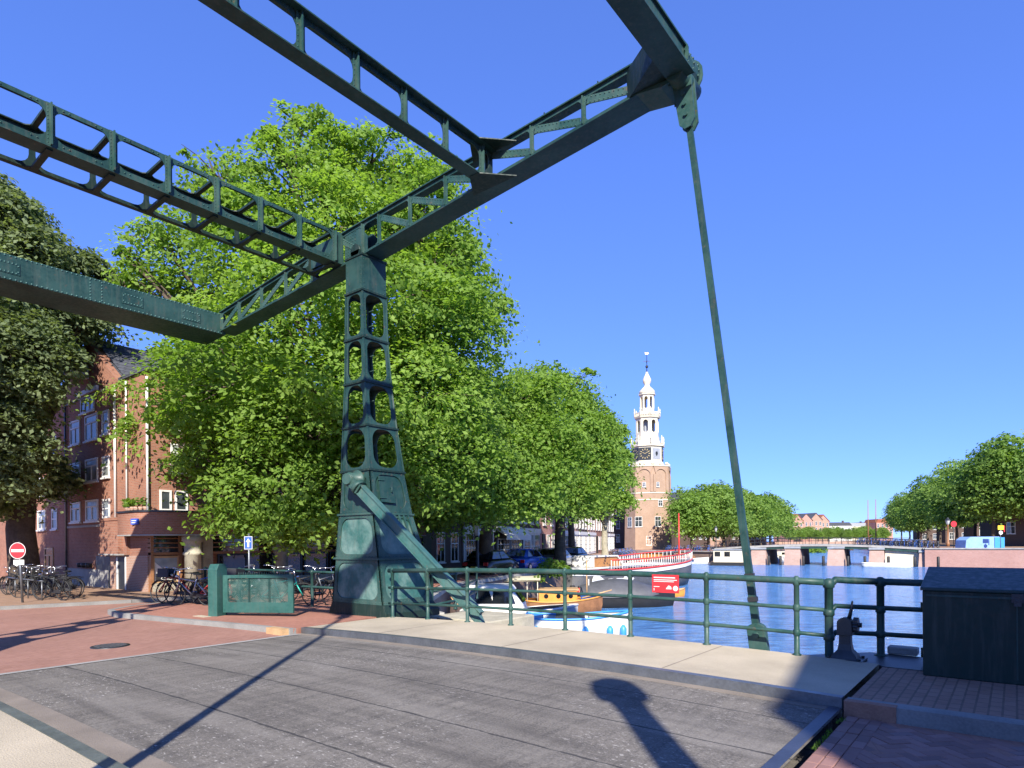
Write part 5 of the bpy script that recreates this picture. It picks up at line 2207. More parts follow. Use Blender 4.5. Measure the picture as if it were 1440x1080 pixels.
def hull_rows(L, B, H, bow=.42, sheer=.25, stern=.8, keel=.25, n=14):
    """stations from stern (-L/2) to bow (L/2); returns port-to-starboard section rows"""
    rows = []
    for i in range(n + 1):
        t_ = i / n
        x = -L / 2 + L * t_
        if t_ < .25:
            w_ = stern + (1 - stern) * math.sin(t_ / .25 * math.pi / 2)
        elif t_ > 1 - bow:
            k = (t_ - (1 - bow)) / bow
            w_ = max(.02, (1 - k ** 2.3))
        else:
            w_ = 1
        w_ *= B / 2
        z1 = H + sheer * (max(0, t_ - .35) / .65) ** 2 + sheer * .3 * (max(0, .3 - t_) / .3) ** 2
        x1 = x + .12 * L * .3 * max(0, t_ - .8) / .2
        rows.append([(x1, -w_, z1), (x1 * .995, -w_ * .95, z1 * .45), (x, -w_ * .7, -keel), (x, w_ * .7, -keel), (x1 * .995, w_ * .95, z1 * .45), (x1, w_, z1)])
    return rows


def place(t, p, ang):
    t.location = p
    t.rotation_euler = (0, 0, ang)


def boat_base(label, L, B, H, hullm, deckm, group=None, gun=None, deck_drop=.12, open_well=False, **kw):
    t = thing('boat', label, 'boat', (0, 0, 0), group)
    rows = hull_rows(L, B, H, **kw)
    b = MB()
    b.grid(rows, True)
    b.quad(*rows[0])
    b.build('hull', hullm, t)
    b = MB()
    b.grid([[(r[0][0], r[0][1] * .94, r[0][2] - deck_drop), (r[0][0], 0, r[0][2] - deck_drop + .04), (r[5][0], r[5][1] * .94, r[5][2] - deck_drop)] for r in rows], True)
    b.build('deck', deckm, t)
    b = MB()
    for k in (0, 5):
        b.tube([r[k] for r in rows], .045, 6)
    b.tube([rows[0][0], rows[0][5]], .045, 6)
    b.build('gunwale', gun or 'white', t)
    return t, rows


# grey cabin cruiser nearest the bridge
t, rw_ = boat_base('grey motor boat with a white wheelhouse moored just behind the railing', 4.6, 2.1, .95, 'grey_boat', 'offwhite', deck_drop=.05)
b = MB()
rows = []
for z, x0, x1, y in ((.85, -2.2, .35, .85), (1.25, -2.2, .25, .82), (1.98, -2.05, -.25, .70), (2.05, -2.0, -.35, .62)):
    rows.append([(x0, -y, z), (x1, -y, z), (x1, y, z), (x0, y, z)])
b.grid(rows, False, True)
b.quad(*rows[-1])
b.build('cabin', 'white', t, .05)
for s_ in (-1, 1):
    for x0, x1 in ((-1.95, -1.15), (-1.0, -.25)):
        b = MB()
        b.prism([(x0, s_ * .835, 1.32), (x1 + .2, s_ * .835, 1.32), (x1, s_ * .735, 1.85), (x0 + .03, s_ * .735, 1.85)], (0, s_ * .012, 0))
        b.build('cabin_window', 'glass_dark', t)
b = MB()
b.prism([(.255, -.6, 1.35), (.255, .6, 1.35), (-.12, .55, 1.85), (-.12, -.55, 1.85)], (.02, 0, .01))
b.build('cabin_window', 'glass_dark', t)
b = MB()
b.grid([[(-2.25, -.9, 1.0), (-2.25, 0, 1.2), (-2.25, .9, 1.0)], [(-1.7, -.9, 1.0), (-1.7, 0, 1.3), (-1.7, .9, 1.0)]])
b.build('stern_cover', 'grey_tar', t)
b = MB()
b.tube([(.4, -.98, 1.0), (1.9, -.5, 1.15)], .02, 5)
b.lathe([(.08, .3), (.11, .5), (.08, .75)], (1.0, -1.0, 0), 8)
b.build('fender', 'blue', t)
b = MB()
b.grid([[(.4, -.9, 1.0), (.4, .9, 1.0)], [(1.3, -.7, 1.1), (1.3, .7, 1.1)], [(2.1, -.15, 1.2), (2.1, .15, 1.2)]])
b.build('foredeck_cover', 'tar', t)
place(t, (-16.3, 20.9, WZ), R(33))

# white sloop with blue trim
t, rw_ = boat_base('small white open boat with bright blue fenders in front of the orange cabin boat', 3.9, 1.8, .95, 'offwhite', 'grey_tar', gun='cyan', deck_drop=.2)
b = MB()
b.box((-1.75, -.65, .6), (-1.3, .65, .97))
b.build('stern_bench', 'cyan', t)
b = MB()
b.prism([(-.8, -.7, .7), (.3, -.7, .7), (.3, .7, .7), (-.8, .7, .7)], (0, 0, .3))
b.build('engine_box', 'tar', t)
b = MB()
b.prism([(.45, -.7, .8), (1.0, -.6, .84), (1.0, .6, .84), (.45, .7, .8)], (0, 0, .2))
b.build('white_locker', 'cream', t)
for k, (x, y) in enumerate(((-1.5, -.93), (.3, -.97), (1.2, -.75), (1.7, -.5))):
    b = MB()
    b.lathe([(.04, -.05), (.12, .05), (.13, .4), (.05, .52)], (x, y, .2), 8)
    b.build('fender', 'cyan', t)
place(t, (-13.1, 20.4, WZ), R(33))

# orange cabin boat
t, rw_ = boat_base('old wooden boat with an orange cabin and round portholes beside the dark barge', 4.0, 1.9, .62, 'wood', 'plank', gun='orange', deck_drop=.08)
b = MB()
b.prism([(-1.3, -.7, .6), (.75, -.7, .6), (.75, .7, .6), (-1.3, .7, .6)], (0, 0, .62))
b.build('cabin', 'orange', t, .05)
b = MB()
b.prism([(-1.4, -.77, 1.22), (.85, -.77, 1.22), (.85, .77, 1.22), (-1.4, .77, 1.22)], (0, 0, .06))
b.build('cabin_roof', 'plank', t)
for x in (-.9, -.25, .4):
    for s_ in (-1, 1):
        MB().lathe([(.12, 0), (.12, .02)], (x, s_ * .705, .92), 14, axis=(0, s_, 0)).build('porthole', 'glass_dark', t)
b = MB()
b.grid([[(-3.1, -.9, 1.75), (-3.1, 0, 1.92), (-3.1, .9, 1.75)], [(-1.2, -.9, 1.8), (-1.2, 0, 1.98), (-1.2, .9, 1.8)]])
b.grid([[(-3.1, -.9, 1.7), (-3.1, 0, 1.87), (-3.1, .9, 1.7)], [(-1.2, -.9, 1.75), (-1.2, 0, 1.93), (-1.2, .9, 1.75)]])
for x in (-1.9, -1.35):
    for y in (-.8, .8):
        b.tube([(x, y, .6), (x, y, 1.78)], .025, 5)
b.build('canopy', 'cream', t)
b = MB()
b.tube([(1.3, 0, .7), (1.3, 0, 2.8)], [.05, .03], 6)
b.tube([(1.0, -.5, .8), (2.6, -.3, 1.2)], .04, 6)
b.build('spar', 'plank', t)
b = MB()
b.grid([[(.95, -.6, .75), (.95, 0, .95), (.95, .6, .75)], [(1.9, -.3, .8), (1.9, 0, .9), (1.9, .3, .8)]])
b.build('bow_cover', 'blue', t)
place(t, (-19.2, 28.5, WZ), R(36))

# two red life jackets drying
t = thing('life_jackets', 'two red life jackets hanging on a pole in front of the dark barge', 'life jackets', (-19.7, 32.0, -.5))
b = MB()
pj = at(817, 834, 36.5)
for dx in (-.2, .22):
    c = pj + rgt * dx
    for s_ in (-.09, .09):
        b.tube([c + rgt * s_ * 1.0 + V3((0, 0, -.38)), c + rgt * (s_ + .03) + V3((0, 0, 0)), c + rgt * (s_ * .5 + .07) + V3((0, 0, .30))], [.09, .11, .06], 8)
b.build('jackets', 'red', t)
b = MB()
b.tube([pj + rgt * .45 + V3((0, 0, -1.6)), pj + rgt * .45 + V3((0, 0, .8))], .03, 6)
b.build('pole', 'offwhite', t)

# black sloop under a tarpaulin
t, rw_ = boat_base('black sloop under a dark tarpaulin floating in front of the grey houseboat', 5.6, 2.2, .75, 'black', 'tar', gun='black', deck_drop=.05)
b = MB()
rows = []
for i in range(11):
    k = i / 10
    x = -2.7 + 5.1 * k
    r_ = rw_[min(14, max(0, int(round((x + 2.8) / 5.6 * 14))))]
    w_ = abs(r_[0][1]) + .05
    hh = .25 + .62 * math.sin(math.pi * min(1, k * 1.1 + .05)) ** .8
    rows.append([(x, -w_, r_[0][2] - .15), (x, -w_, r_[0][2] + .05), (x, -w_ * .5, r_[0][2] + hh * .7 + .04 * math.sin(i * 2.1)), (x, 0, r_[0][2] + hh), (x, w_ * .5, r_[0][2] + hh * .7), (x, w_, r_[0][2] + .05), (x, w_, r_[0][2] - .15)])
b.grid(rows, True)
b.build('tarpaulin', 'boat_tar', t)
b = MB()
b.box((-3.2, -.2, .1), (-2.82, .2, .95))
b.lathe([(.16, -.2), (.2, .1), (.14, .3)], (-3.05, 0, .95), 8)
b.build('outboard_motor', 'black', t)
place(t, (-17.9, 33.0, WZ), R(42))

# orange kayak / buoy boat
t, rw_ = boat_base('tiny orange rowing boat tied ahead of the black sloop', 2.6, .95, .32, 'orange', 'plank', gun='plank')
b = MB()
b.box((-.3, -.4, .2), (-.05, .4, .26))
b.build('thwart', 'plank', t)
place(t, (-18.7, 40.1, WZ), R(40))

# the houseboat: long dark hull with white upperworks and red rails
LH = 19.5
t, rw_ = boat_base('long houseboat with a dark grey hull, white upper deck and red rails', LH, 4.4, 1.7, 'dark_hull', 'lead', gun='red', bow=.3, sheer=.55, deck_drop=.06, stern=.9)
b = MB()
for i in range(14):
    for k in (0, 5):
        p_, q_ = V3(rw_[i][k]), V3(rw_[i + 1][k])
        b.beam(p_ - V3((0, 0, .16)), q_ - V3((0, 0, .16)), .05, .3)
b.build('white_band', 'white', t)
b = MB()       # weathered light patches on the hull side
rng2 = random.Random(4)
for i in range(16):
    x = rng2.uniform(-7.5, -3.2)
    zz = rng2.uniform(.6, 1.15)
    ww, hh = rng2.uniform(.3, 1.0), rng2.uniform(.12, .4)
    y = -2.2 * .985
    pts = [(x + ww * math.cos(a_) * rng2.uniform(.6, 1), y - .004 - i * .0007, zz + hh * math.sin(a_) * rng2.uniform(.6, 1)) for a_ in [2 * math.pi * j / 9 for j in range(9)]]
    b.prism(pts, (0, .02, 0))
b.build('peeling_paint', 'offwhite', t)
b = MB()
b.box((-8.5, -1.55, 1.5), (4.6, 1.55, 1.88))
b.build('deckhouse', 'offwhite', t, .03)
b = MB()
b.prism([(-8.6, -1.7, 1.882), (5.0, -1.7, 1.882), (5.0, 1.7, 1.882), (-8.6, 1.7, 1.882)], (0, 0, .08))
b.build('roof', 'offwhite', t)
for x in (-7.4, -5.6, -3.8, -2.0, -.2, 1.6, 3.4):
    for s_ in (-1, 1):
        MB().box((x - .5, min(s_ * 1.56, s_ * 1.58), 1.65), (x + .5, max(s_ * 1.56, s_ * 1.58), 1.84)).build('window', 'glass_dark', t)
b = MB()
b.prism([(-6.2, -1.1, 1.97), (-2.6, -1.1, 1.97), (-3.3, -1.1, 2.68), (-6.2, -1.1, 2.68)], (0, 2.2, 0))
b.build('wheelhouse', 'orange_brown', t, .02)
b = MB()
b.prism([(-6.3, -1.2, 2.68), (-3.25, -1.2, 2.68), (-2.5, -1.2, 1.97), (-2.4, -1.2, 2.02), (-3.2, -1.2, 2.77), (-6.3, -1.2, 2.77)], (0, 2.4, 0))
b.box((-6.35, -1.2, 2.0), (-6.21, 1.2, 2.68))
b.build('wheelhouse_trim', 'white', t)
for k in range(4):
    b = MB()
    b.prism([(5.2 + k * 1.0, -1.3, 2.0 + .02 * k), (5.95 + k * 1.0, -1.25, 2.0 + .02 * k), (5.75 + k * 1.0, 1.25, 2.1), (5.0 + k * 1.0, 1.3, 2.1)], (0, 0, .06))
    b.build('solar_panel', 'tar', t)
b = MB()
b.prism([(4.9, -1.5, 1.6), (9.0, -1.1, 1.75), (9.0, 1.1, 1.75), (4.9, 1.5, 1.6)], (0, 0, .35))
b.build('foredeck_house', 'offwhite', t)
for k in (0, 5):       # stanchions and rails
    for i in range(3, 15):
        p_ = V3(rw_[i][k])
        MB().tube([p_, p_ + V3((0, 0, .75))], .035, 5).build('stanchion', 'white', t)
        if i < 14:
            q_ = V3(rw_[i + 1][k])
            for f_ in (.25, .5, .75):
                m_ = p_.lerp(q_, f_)
                MB().tube([m_, m_ + V3((0, 0, .72))], .025, 4).build('stanchion', 'white', t)
b = MB()
for k in (0, 5):
    b.tube([V3(rw_[i][k]) + V3((0, 0, .76)) for i in range(3, 15)], .05, 6)
    b.tube([V3(rw_[i][k]) + V3((0, 0, .05)) for i in range(15)], .07, 6)
b.build('red_rail', 'red', t)
b = MB()
b.tube([(8.4, 0, 1.6), (8.4, 0, 6.2)], [.09, .05], 7)
b.build('mast', 'red', t)
place(t, (-23.9, 44.6, WZ), R(86))
# second houseboat behind it with orange wheelhouse
t, rw_ = boat_base('houseboat behind the red railed one, with an orange brown wheelhouse and grey roof', 15, 3.8, 1.4, 'black', 'lead', gun='white', bow=.3, sheer=.4, deck_drop=.06, stern=.9)
b = MB()
b.box((-5.5, -1.4, 1.35), (3.5, 1.4, 1.75))
b.build('deckhouse', 'cream', t, .03)
b = MB()
b.prism([(-2.5, -1.2, 1.75), (1.0, -1.2, 1.75), (.2, -1.2, 2.55), (-2.5, -1.2, 2.55)], (0, 2.4, 0))
b.build('wheelhouse', 'orange_brown', t)
b = MB()
b.prism([(-2.7, -1.4, 2.55), (.3, -1.4, 2.55), (1.4, -1.4, 1.77), (1.6, -1.4, 1.85), (.4, -1.4, 2.65), (-2.7, -1.4, 2.65)], (0, 2.8, 0))
b.build('roof', 'grey_tar', t)
for x in (-4.5, -3, 2.4):
    MB().box((x - .4, -1.44, 1.42), (x + .4, -1.41, 1.68)).build('window', 'glass_dark', t)
place(t, (-29.5, 62, WZ), R(97))
# white floating house by the far bridge
t = thing('floating_house', 'white floating house with two dark windows left of the far bridge piers', 'houseboat', (-33, 94.6, WZ))
b = MB()
c0 = V3((-33.3, 93.9, 0))
b.obox(c0 + V3((0, 0, -2.0)), bd * 2.5, bn * 1.6, V3((0, 0, .3)))
b.build('pontoon', 'black', t)
b = MB()
b.obox(c0 + V3((0, 0, -.8)), bd * 2.1, bn * 1.4, V3((0, 0, .9)))
b.build('cabin', 'cream', t)
b = MB()
b.obox(c0 + V3((0, 0, .15)), bd * 2.25, bn * 1.55, V3((0, 0, .05)))
b.build('roof', 'lead', t)
for s_ in (-1.5, -.1):
    MB().obox(c0 + bd * s_ + bn * 1.41 + V3((0, 0, -.5)), bd * .4, bn * .02, V3((0, 0, .35))).build('window', 'glass_dark', t)
# pale motor boat seen under the bridge, small craft beside the quay
for lab, p_, ang, L_, hm in (('white motor boat moored beyond the far bridge, seen between two piers', (-31.5, 112, WZ), R(250), 8, 'white'),
                            ('small brown and white motor launch at the quay right of the clock tower', (-41.5, 97.2, WZ), R(10), 6.5, 'white'),
                            ('pale open boat moored along the white wall of the far bridge', (-13.6, 96.6, WZ), R(6), 5.5, 'offwhite')):
    t, rw_ = boat_base(lab, L_, 2.4 if L_ > 6 else 1.7, .8 if L_ > 6 else .5, hm, 'plank')
    if 'open' not in lab:
        b = MB()
        rows = []
        for z, x0, x1, y in ((.7, -2.0, 1.4, .9), (1.2, -2.0, 1.1, .85), (1.75, -1.8, .3, .75)):
            rows.append([(x0, -y, z), (x1, -y, z), (x1, y, z), (x0, y, z)])
        b.grid(rows, False, True)
        b.quad(*rows[-1])
        b.build('cabin', 'wood' if 'brown' in lab else 'cream', t)
        b = MB()
        for s_ in (-1, 1):
            b.prism([(-1.5, s_ * .86, 1.25), (.4, s_ * .86, 1.25), (.2, s_ * .79, 1.6), (-1.5, s_ * .79, 1.6)], (0, s_ * .015, 0))
        b.build('cabin_window', 'glass_dark', t)
    else:
        b = MB()
        for x in (-2.2, -.6, 1.0):
            b.box((x, -.65, .3), (x + .25, .65, .36))
        b.build('thwart', 'plank', t)
    place(t, p_, ang)
# masted ship
t = thing('sailing_barge', 'sailing barge with two tall brown masts beyond the far bridge', 'boat', (-41, 255, WZ))
b = MB()
rows = [[(-41 + p_[1], 255 + p_[0], WZ + p_[2]) for p_ in r_] for r_ in hull_rows(16, 4, 1.6)]
b.grid(rows)
b.build('hull', 'wood', t)
for x, y, z1 in ((-40.4, 250, 15.0), (-39.4, 259, 15.6)):
    b = MB()
    b.tube([(x, y, -1), (x, y, z1)], [.26, .10], 7)
    b.build('mast', 'wood', t)
b = MB()
b.tube([(-40.4, 250, 2.2), (-40.2, 256, 2.8)], .12, 6)
b.build('boom', 'wood', t)

# mooring lines
for lab, p_, q_ in (('mooring rope from the grey motor boat to the old quay wall', (-17.9, 20.0, -1.2), (-19.4, 19.6, -.3)),
                    ('mooring rope from the black sloop to the quay', (-19.8, 31.4, -1.4), (-22.6, 30.6, -.3)),
                    ('long mooring rope from the houseboat bow down to the water side', (-23.2, 53.5, -.4), (-19.0, 41.2, -1.6)),
                    ('mooring rope from the houseboat stern to the quay under the leaning tree', (-24.6, 35.3, -.6), (-24.9, 33.5, -.2))):
    p_, q_ = V3(p_), V3(q_)
    b = MB()
    b.tube([p_.lerp(q_, i / 8) - V3((0, 0, .35 * math.sin(math.pi * i / 8))) for i in range(9)], .022, 5)
    tag(b.build('mooring_rope', 'plank'), lab, 'rope')

# ================================================================== cars
def car(label, paint, group='cars parked on the house-lined quay'):
    t = thing('parked_car', label, 'car', (0, 0, 0), group)
    prof = [(-2.05, .30, .78), (-2.1, .62, .80), (-2.02, .86, .80), (-1.2, .95, .82), (.75, .98, .82), (1.75, .84, .78), (2.08, .62, .74), (2.1, .32, .74)]
    b = MB()
    rows = []
    for s_, f_ in ((-1, .97), (-1, 1), (1, 1), (1, .97)):
        pass
    top = [(x, z, y) for x, z, y in prof]
    rows = [[(x, -y * .96, .26), (x, -y, .45 if z > .5 else .3), (x, -y, max(z - .14, .3)), (x, -y * .88, z), (x, y * .88, z), (x, y, max(z - .14, .3)), (x, y, .45 if z > .5 else .3), (x, y * .96, .26)] for x, z, y in prof]
    b.grid(rows, True)
    b.quad(*rows[0])
    b.quad(*rows[-1])
    b.build('body', paint, t)
    b = MB()
    rows = []
    for z, x0, x1, y in ((.93, -1.75, 1.0, .74), (1.2, -1.55, .55, .68), (1.42, -1.25, .1, .60), (1.47, -.95, -.2, .5)):
        rows.append([(x0, -y, z), (x1, -y, z), (x1, y, z), (x0, y, z)])
    b.grid(rows, True, True)
    b.quad(*rows[-1])
    b.build('roof', paint, t)
    for s_ in (-1, 1):
        for x0, x1, x2, x3 in ((-1.5, -.45, -.5, -1.2), (-.35, .7, .12, -.4)):
            MB().prism([(x0, s_ * .745, .98), (x1, s_ * .745, .98), (x2, s_ * .63, 1.36), (x3, s_ * .63, 1.36)], (0, s_ * .012, 0)).build('window', 'glass_dark', t)
    b = MB()
    b.prism([(-1.77, -.62, 1.0), (-1.77, .62, 1.0), (-1.36, .54, 1.37), (-1.36, -.54, 1.37)], (-.02, 0, .01))
    b.build('rear_window', 'glass_dark', t)
    b = MB()
    b.prism([(.98, -.64, .98), (.98, .64, .98), (.22, .54, 1.38), (.22, -.54, 1.38)], (.02, 0, .01))
    b.build('windscreen', 'glass_dark', t)
    for x in (-1.3, 1.3):
        for s_ in (-1, 1):
            b = MB()
            b.lathe([(.20, -.11), (.32, -.10), (.32, .09), (.2, .11)], (x, s_ * .72, .32), 16, axis=(0, s_, 0))
            wh = b.build('wheel', 'black', t)
            b = MB()
            b.lathe([(.19, 0), (.17, .015)], (x, s_ * .83, .32), 12, axis=(0, s_, 0))
            b.build('rim', 'chrome', wh)
    for s_ in (-1, 1):
        b = MB()
        b.box((-2.12, min(s_ * .5, s_ * .76), .62), (-2.03, max(s_ * .5, s_ * .76), .80))
        b.build('tail_light', 'tail_light', t)
        b = MB()
        b.box((2.02, min(s_ * .45, s_ * .7), .58), (2.11, max(s_ * .45, s_ * .7), .70))
        b.build('headlight', 'lamp_glass', t)
    b = MB()
    b.box((-2.13, -.26, .48), (-2.09, .26, .58))
    b.build('number_plate', 'yellow', t)
    return t


c1 = car('black parked car on the quay behind the end of the railing', 'black_gloss')
place(c1, (-23.4, 27.6, -.29), R(104))
c2 = car('bright blue parked car on the quay, left of the awning shop', 'blue_car')
place(c2, (-24.6, 32.4, -.29), R(104))
c3 = car('silver parked car on the quay under the second tree', 'silver_car')
place(c3, (-25.2, 36.6, -.29), R(106))
c4 = copy_tree(c1)
place(c4, (-26.9, 41.6, -.29), R(106))
c4['label'] = 'black parked car farthest along the quay, beside the third trunk'

# blue covered cargo van and yellow sign on the far bank
t = thing('covered_stall', 'pale blue tarpaulin covered stall on the far bank', 'stall', (-3.3, 104.7, .2))
b = MB()
c0 = gp(1385, 84.5, .2)
rows = []
for z, hx in ((0, 2.6), (1.1, 2.5), (1.55, 1.9)):
    rows.append([c0 + rgt * -hx + V3((0, 0, z)), c0 + rgt * hx + V3((0, 0, z)), c0 + rgt * hx - dirv * 2 + V3((0, 0, z)), c0 - rgt * hx - dirv * 2 + V3((0, 0, z))])
b.grid(rows, False, True)
b.quad(*rows[-1])
b.build('cover', 'lightblue', t)
b = MB()
b.obox(c0 + rgt * 1.9 + dirv * .06 + V3((0, 0, .75)), rgt * .65, dirv * .05, V3((0, 0, .7)))
b.build('panel', 'cyan', t)
c0 = gp(1407, 82, .2)
t = thing('yellow_road_sign', 'yellow and red diversion sign on the far bank', 'road sign', c0)
b = MB()
round_post(b, c0.x, c0.y, .2, 3.0, .04)
b.build('post', 'steel', t)
b = MB()
rect(b, c0 + V3((0, 0, 2.7)), .75, .55, .03, .05)
b.build('panel', 'yellow', t)
b = MB()
rect(b, c0 + rgt * .45 + V3((0, 0, 2.55)), .12, .8, .03, .05)
b.build('red_edge', 'sign_red', t)
b = MB()
disc(b, c0 + V3((0, 0, 2.05)) + dirv * .05, .25, .02)
b.build('round_plate', 'white', t)
c0 = gp(1341, 86, .4)
t = thing('round_red_sign', 'small round red sign on a post by the far bridge', 'road sign', c0)
b = MB()
round_post(b, c0.x, c0.y, .2, 3.6, .04)
b.build('post', 'steel_dark', t)
b = MB()
disc(b, c0 + V3((0, 0, 3.1)) + dirv * .05, .4, .02)
b.build('sign_face', 'sign_red', t)

# ================================================================== street lamps
def lamp(label, p, h, post='steel_dark', s=1.0):
    t = thing('street_lamp', label, 'street lamp', p)
    b = MB()
    b.lathe([(.16 * s, 0), (.16 * s, .5), (.09 * s, .6), (.07 * s, h - 1.0), (.1 * s, h - .95), (.05 * s, h - .85)], p, 10)
    b.build('post', post, t)
    b = MB()
    b.lathe([(.12 * s, h - .85), (.24 * s, h - .3)], p, 6, False)
    b.build('lantern_glass', 'lamp_glass', t)
    b = MB()
    b.lathe([(.29 * s, h - .3), (.26 * s, h - .24), (.1 * s, h - .02), (.05 * s, h + .1)], p, 6, False)
    b.build('lantern_cap', 'steel_dark', t)
    return t


lamp('reddish lamp post with a lantern on the far bridge at the right', gp(1333, 88, .45), 3.9, 'wood', 1.4)
lamp('dark street lamp with a lantern beside the second tree trunk', gp(671, 33.5, -.29), 3.1, 'steel_dark', 1.1)
lamp('thin dark lamp post on the far tree-lined quay behind the bridge', V3((-41.5, 110, -.28)), 4.2)

# ================================================================== far houses
def far_house(label, p, wd, h, dp, wm, rm, ang, rows=2, cols=3, gable=True, group='far houses at the end of the canal'):
    t = thing('far_house', label, 'house', p, group)
    u = V3((math.cos(ang), math.sin(ang), 0))
    n = V3((u.y, -u.x, 0))
    p = V3(p)
    b = MB()
    pts = [p - u * wd / 2, p + u * wd / 2, p + u * wd / 2 + V3((0, 0, h))]
    if gable:
        pts.append(p + V3((0, 0, h + wd * .42)))
    pts.append(p - u * wd / 2 + V3((0, 0, h)))
    b.prism(pts, -n * dp)
    b.build('wall', wm, t)
    b = MB()
    if gable:
        for s_ in (-1, 1):
            b.prism([p + u * s_ * (wd / 2 + .25) + V3((0, 0, h - .1)) + n * .2, p + V3((0, 0, h + wd * .42 + .12)) + n * .2, p + V3((0, 0, h + wd * .42 + .45)) + n * .2, p + u * s_ * (wd / 2 + .35) + V3((0, 0, h + .2)) + n * .2], -n * (dp + .4))
    else:
        b.prism([p - u * wd / 2 + V3((0, 0, h)), p + u * wd / 2 + V3((0, 0, h)), p + u * wd * .38 + V3((0, 0, h + 2)), p - u * wd * .38 + V3((0, 0, h + 2))], -n * dp)
    b.build('roof', rm, t)
    b = MB()
    c = p + u * wd * .3 - n * dp * .4 + V3((0, 0, h + 1.5))
    b.obox(c, u * .4, n * .4, V3((0, 0, 1.5)))
    b.build('chimney', 'brick_dark', t)
    for r_ in range(rows):
        for c_ in range(cols):
            window(t, p + u * wd * ((c_ + .5) / cols - .5) + V3((0, 0, h - 2.6 - r_ * 3.2)), ang, 1.2, 1.9, 'cross')
    return t


A0 = YAW
for i, (x, d, wd, h, wm, rm, lab) in enumerate([
    (1121, 318, 8, 10.5, 'brick_pink', 'roof_red', 'salmon gabled far house at the left end of the roof row'),
    (1134, 322, 8, 10.8, 'brick_pink', 'roof', 'salmon gabled far house, second in the roof row'),
    (1148, 326, 8, 11.2, 'brick_pale', 'roof', 'brown gabled far house, third in the roof row'),
    (1158, 330, 8, 10.5, 'brick_pale', 'roof_red', 'brown gabled far house at the right end of the gable row'),
]):
    far_house(lab, gp(x, d, 0), wd, h, 12, wm, rm, A0 + R(20), 2, 3)
for i, (x, d, wd, h, wm, rm, lab) in enumerate([
    (1181, 345, 14, 8.5, 'white', 'roof', 'white far house with a dark roof right of the gables'),
    (1205, 350, 16, 8.2, 'cream', 'lead', 'cream far house with a flat grey roof'),
    (1226, 352, 14, 8.6, 'offwhite', 'roof', 'pale far house behind the two masts'),
    (1244, 340, 9, 10, 'brick_pink', 'roof_red', 'red roofed far house next to the right tree row'),
]):
    far_house(lab, gp(x, d, 0), wd, h, 12, wm, rm, A0, 2, 4, False)
# houses behind the far left tree row and on the right quay
for i, (x, d, wd, h, wm, lab) in enumerate([
    (962, 168, 7, 12.5, 'brick_dark', 'dark house right of the clock tower with a white chimney edge'),
    (869, 152, 13, 10.5, 'brick_dark', 'dark house just left of the clock tower, behind the pale trunk'),
    (985, 178, 8, 11, 'brick_dark', 'dark house behind the first tree right of the clock tower'),
    (1010, 186, 8, 11, 'brick_pale', 'pale house glimpsed behind the far left trees'),
    (1040, 196, 9, 11, 'brick_dark', 'dark house behind the trees left of the lifting rod'),
    (1065, 200, 10, 11, 'brick', 'red house glimpsed behind the trees right of the lifting rod'),
]):
    far_house(lab, gp(x, d, -.3), wd, h, 9, wm, 'roof', A0 + R(35), 3, 3, False, 'houses behind the far left tree row')
for i, (x, d, wd, h, wm, lab) in enumerate([
    (1470, 100, 12, 11, 'brick_dark', 'dark house behind the nearest right hand trees'),
    (1408, 150, 10, 11, 'brick_dark', 'dark grey house behind the trunk on the far bank'),
    (1365, 178, 12, 10, 'brick_dark', 'dark house in the shade of the right tree row'),
    (1322, 215, 12, 10, 'brick_dark', 'dark house farther along the right tree row'),
]):
    far_house(lab, gp(x, d, .2), wd, h, 9, wm, 'roof', A0 - R(20), 3, 4, False, 'houses behind the right tree row')

# houses behind the viewer, on this side of the bridge: they shade the right of the bridge
def back_house(label, c, wd, depth, h, rise, wm, ang):
    t = thing('corner_house', label, 'house', (c[0], c[1], -.2), 'houses behind the bridge end')
    u = V3((math.cos(ang), math.sin(ang), 0))
    n = V3((-u.y, u.x, 0))
    c = V3((c[0], c[1], -.2))
    Z = lambda z: V3((0, 0, z))
    b = MB()
    b.prism([c, c + u * wd, c + u * wd + Z(h), c + u * wd / 2 + Z(h + rise), c + Z(h)], -n * depth)
    b.build('wall', wm, t)
    b = MB()
    for s0, s1 in ((0, .5), (1, .5)):
        b.prism([c + u * wd * s0 + Z(h), c + u * wd * s1 + Z(h + rise), c + u * wd * s1 + Z(h + rise + .15), c + u * wd * s0 + Z(h + .15)], -n * depth)
    b.build('roof', 'roof', t)
    for z in (.8, 3.8, 6.8, 9.6):
        for k in range(3):
            window(t, c + u * wd * (k + .5) / 3 + Z(z), ang + R(180), 1.2, 1.8, 'cross')
    return t


back_house('dark brick gabled house behind the viewer', (9.53, -6.84), 8, 9, 12.1, 4.0, 'brick_dark', math.atan2(.77, .64))
back_house('red brick gabled house behind the viewer', (9.53 + .66 * 8, -6.84 + .80 * 8), 9, 9, 12.5, 5, 'brick', math.atan2(.5, .85))
# unseen capped post, shaped and placed to cast the shadow on the deck
p = V3((2.75, -1.0, -.055))
t = thing('shadow_post', 'unseen thick round post with a domed cap, shaped for its shadow on the deck', 'lamp post', p)
b = MB()
b.lathe([(.30, 0), (.30, .3), (.2, .5), (.17, 6.15)], p, 16)
b.build('column', 'green_dark', t)
b = MB()
b.lathe([(.17, 6.1), (.2, 6.4), (.31, 6.5), (.31, 6.72), (.26, 6.95), (.12, 7.08), (.02, 7.12)], p, 18)
b.build('cap', 'green_dark', t)
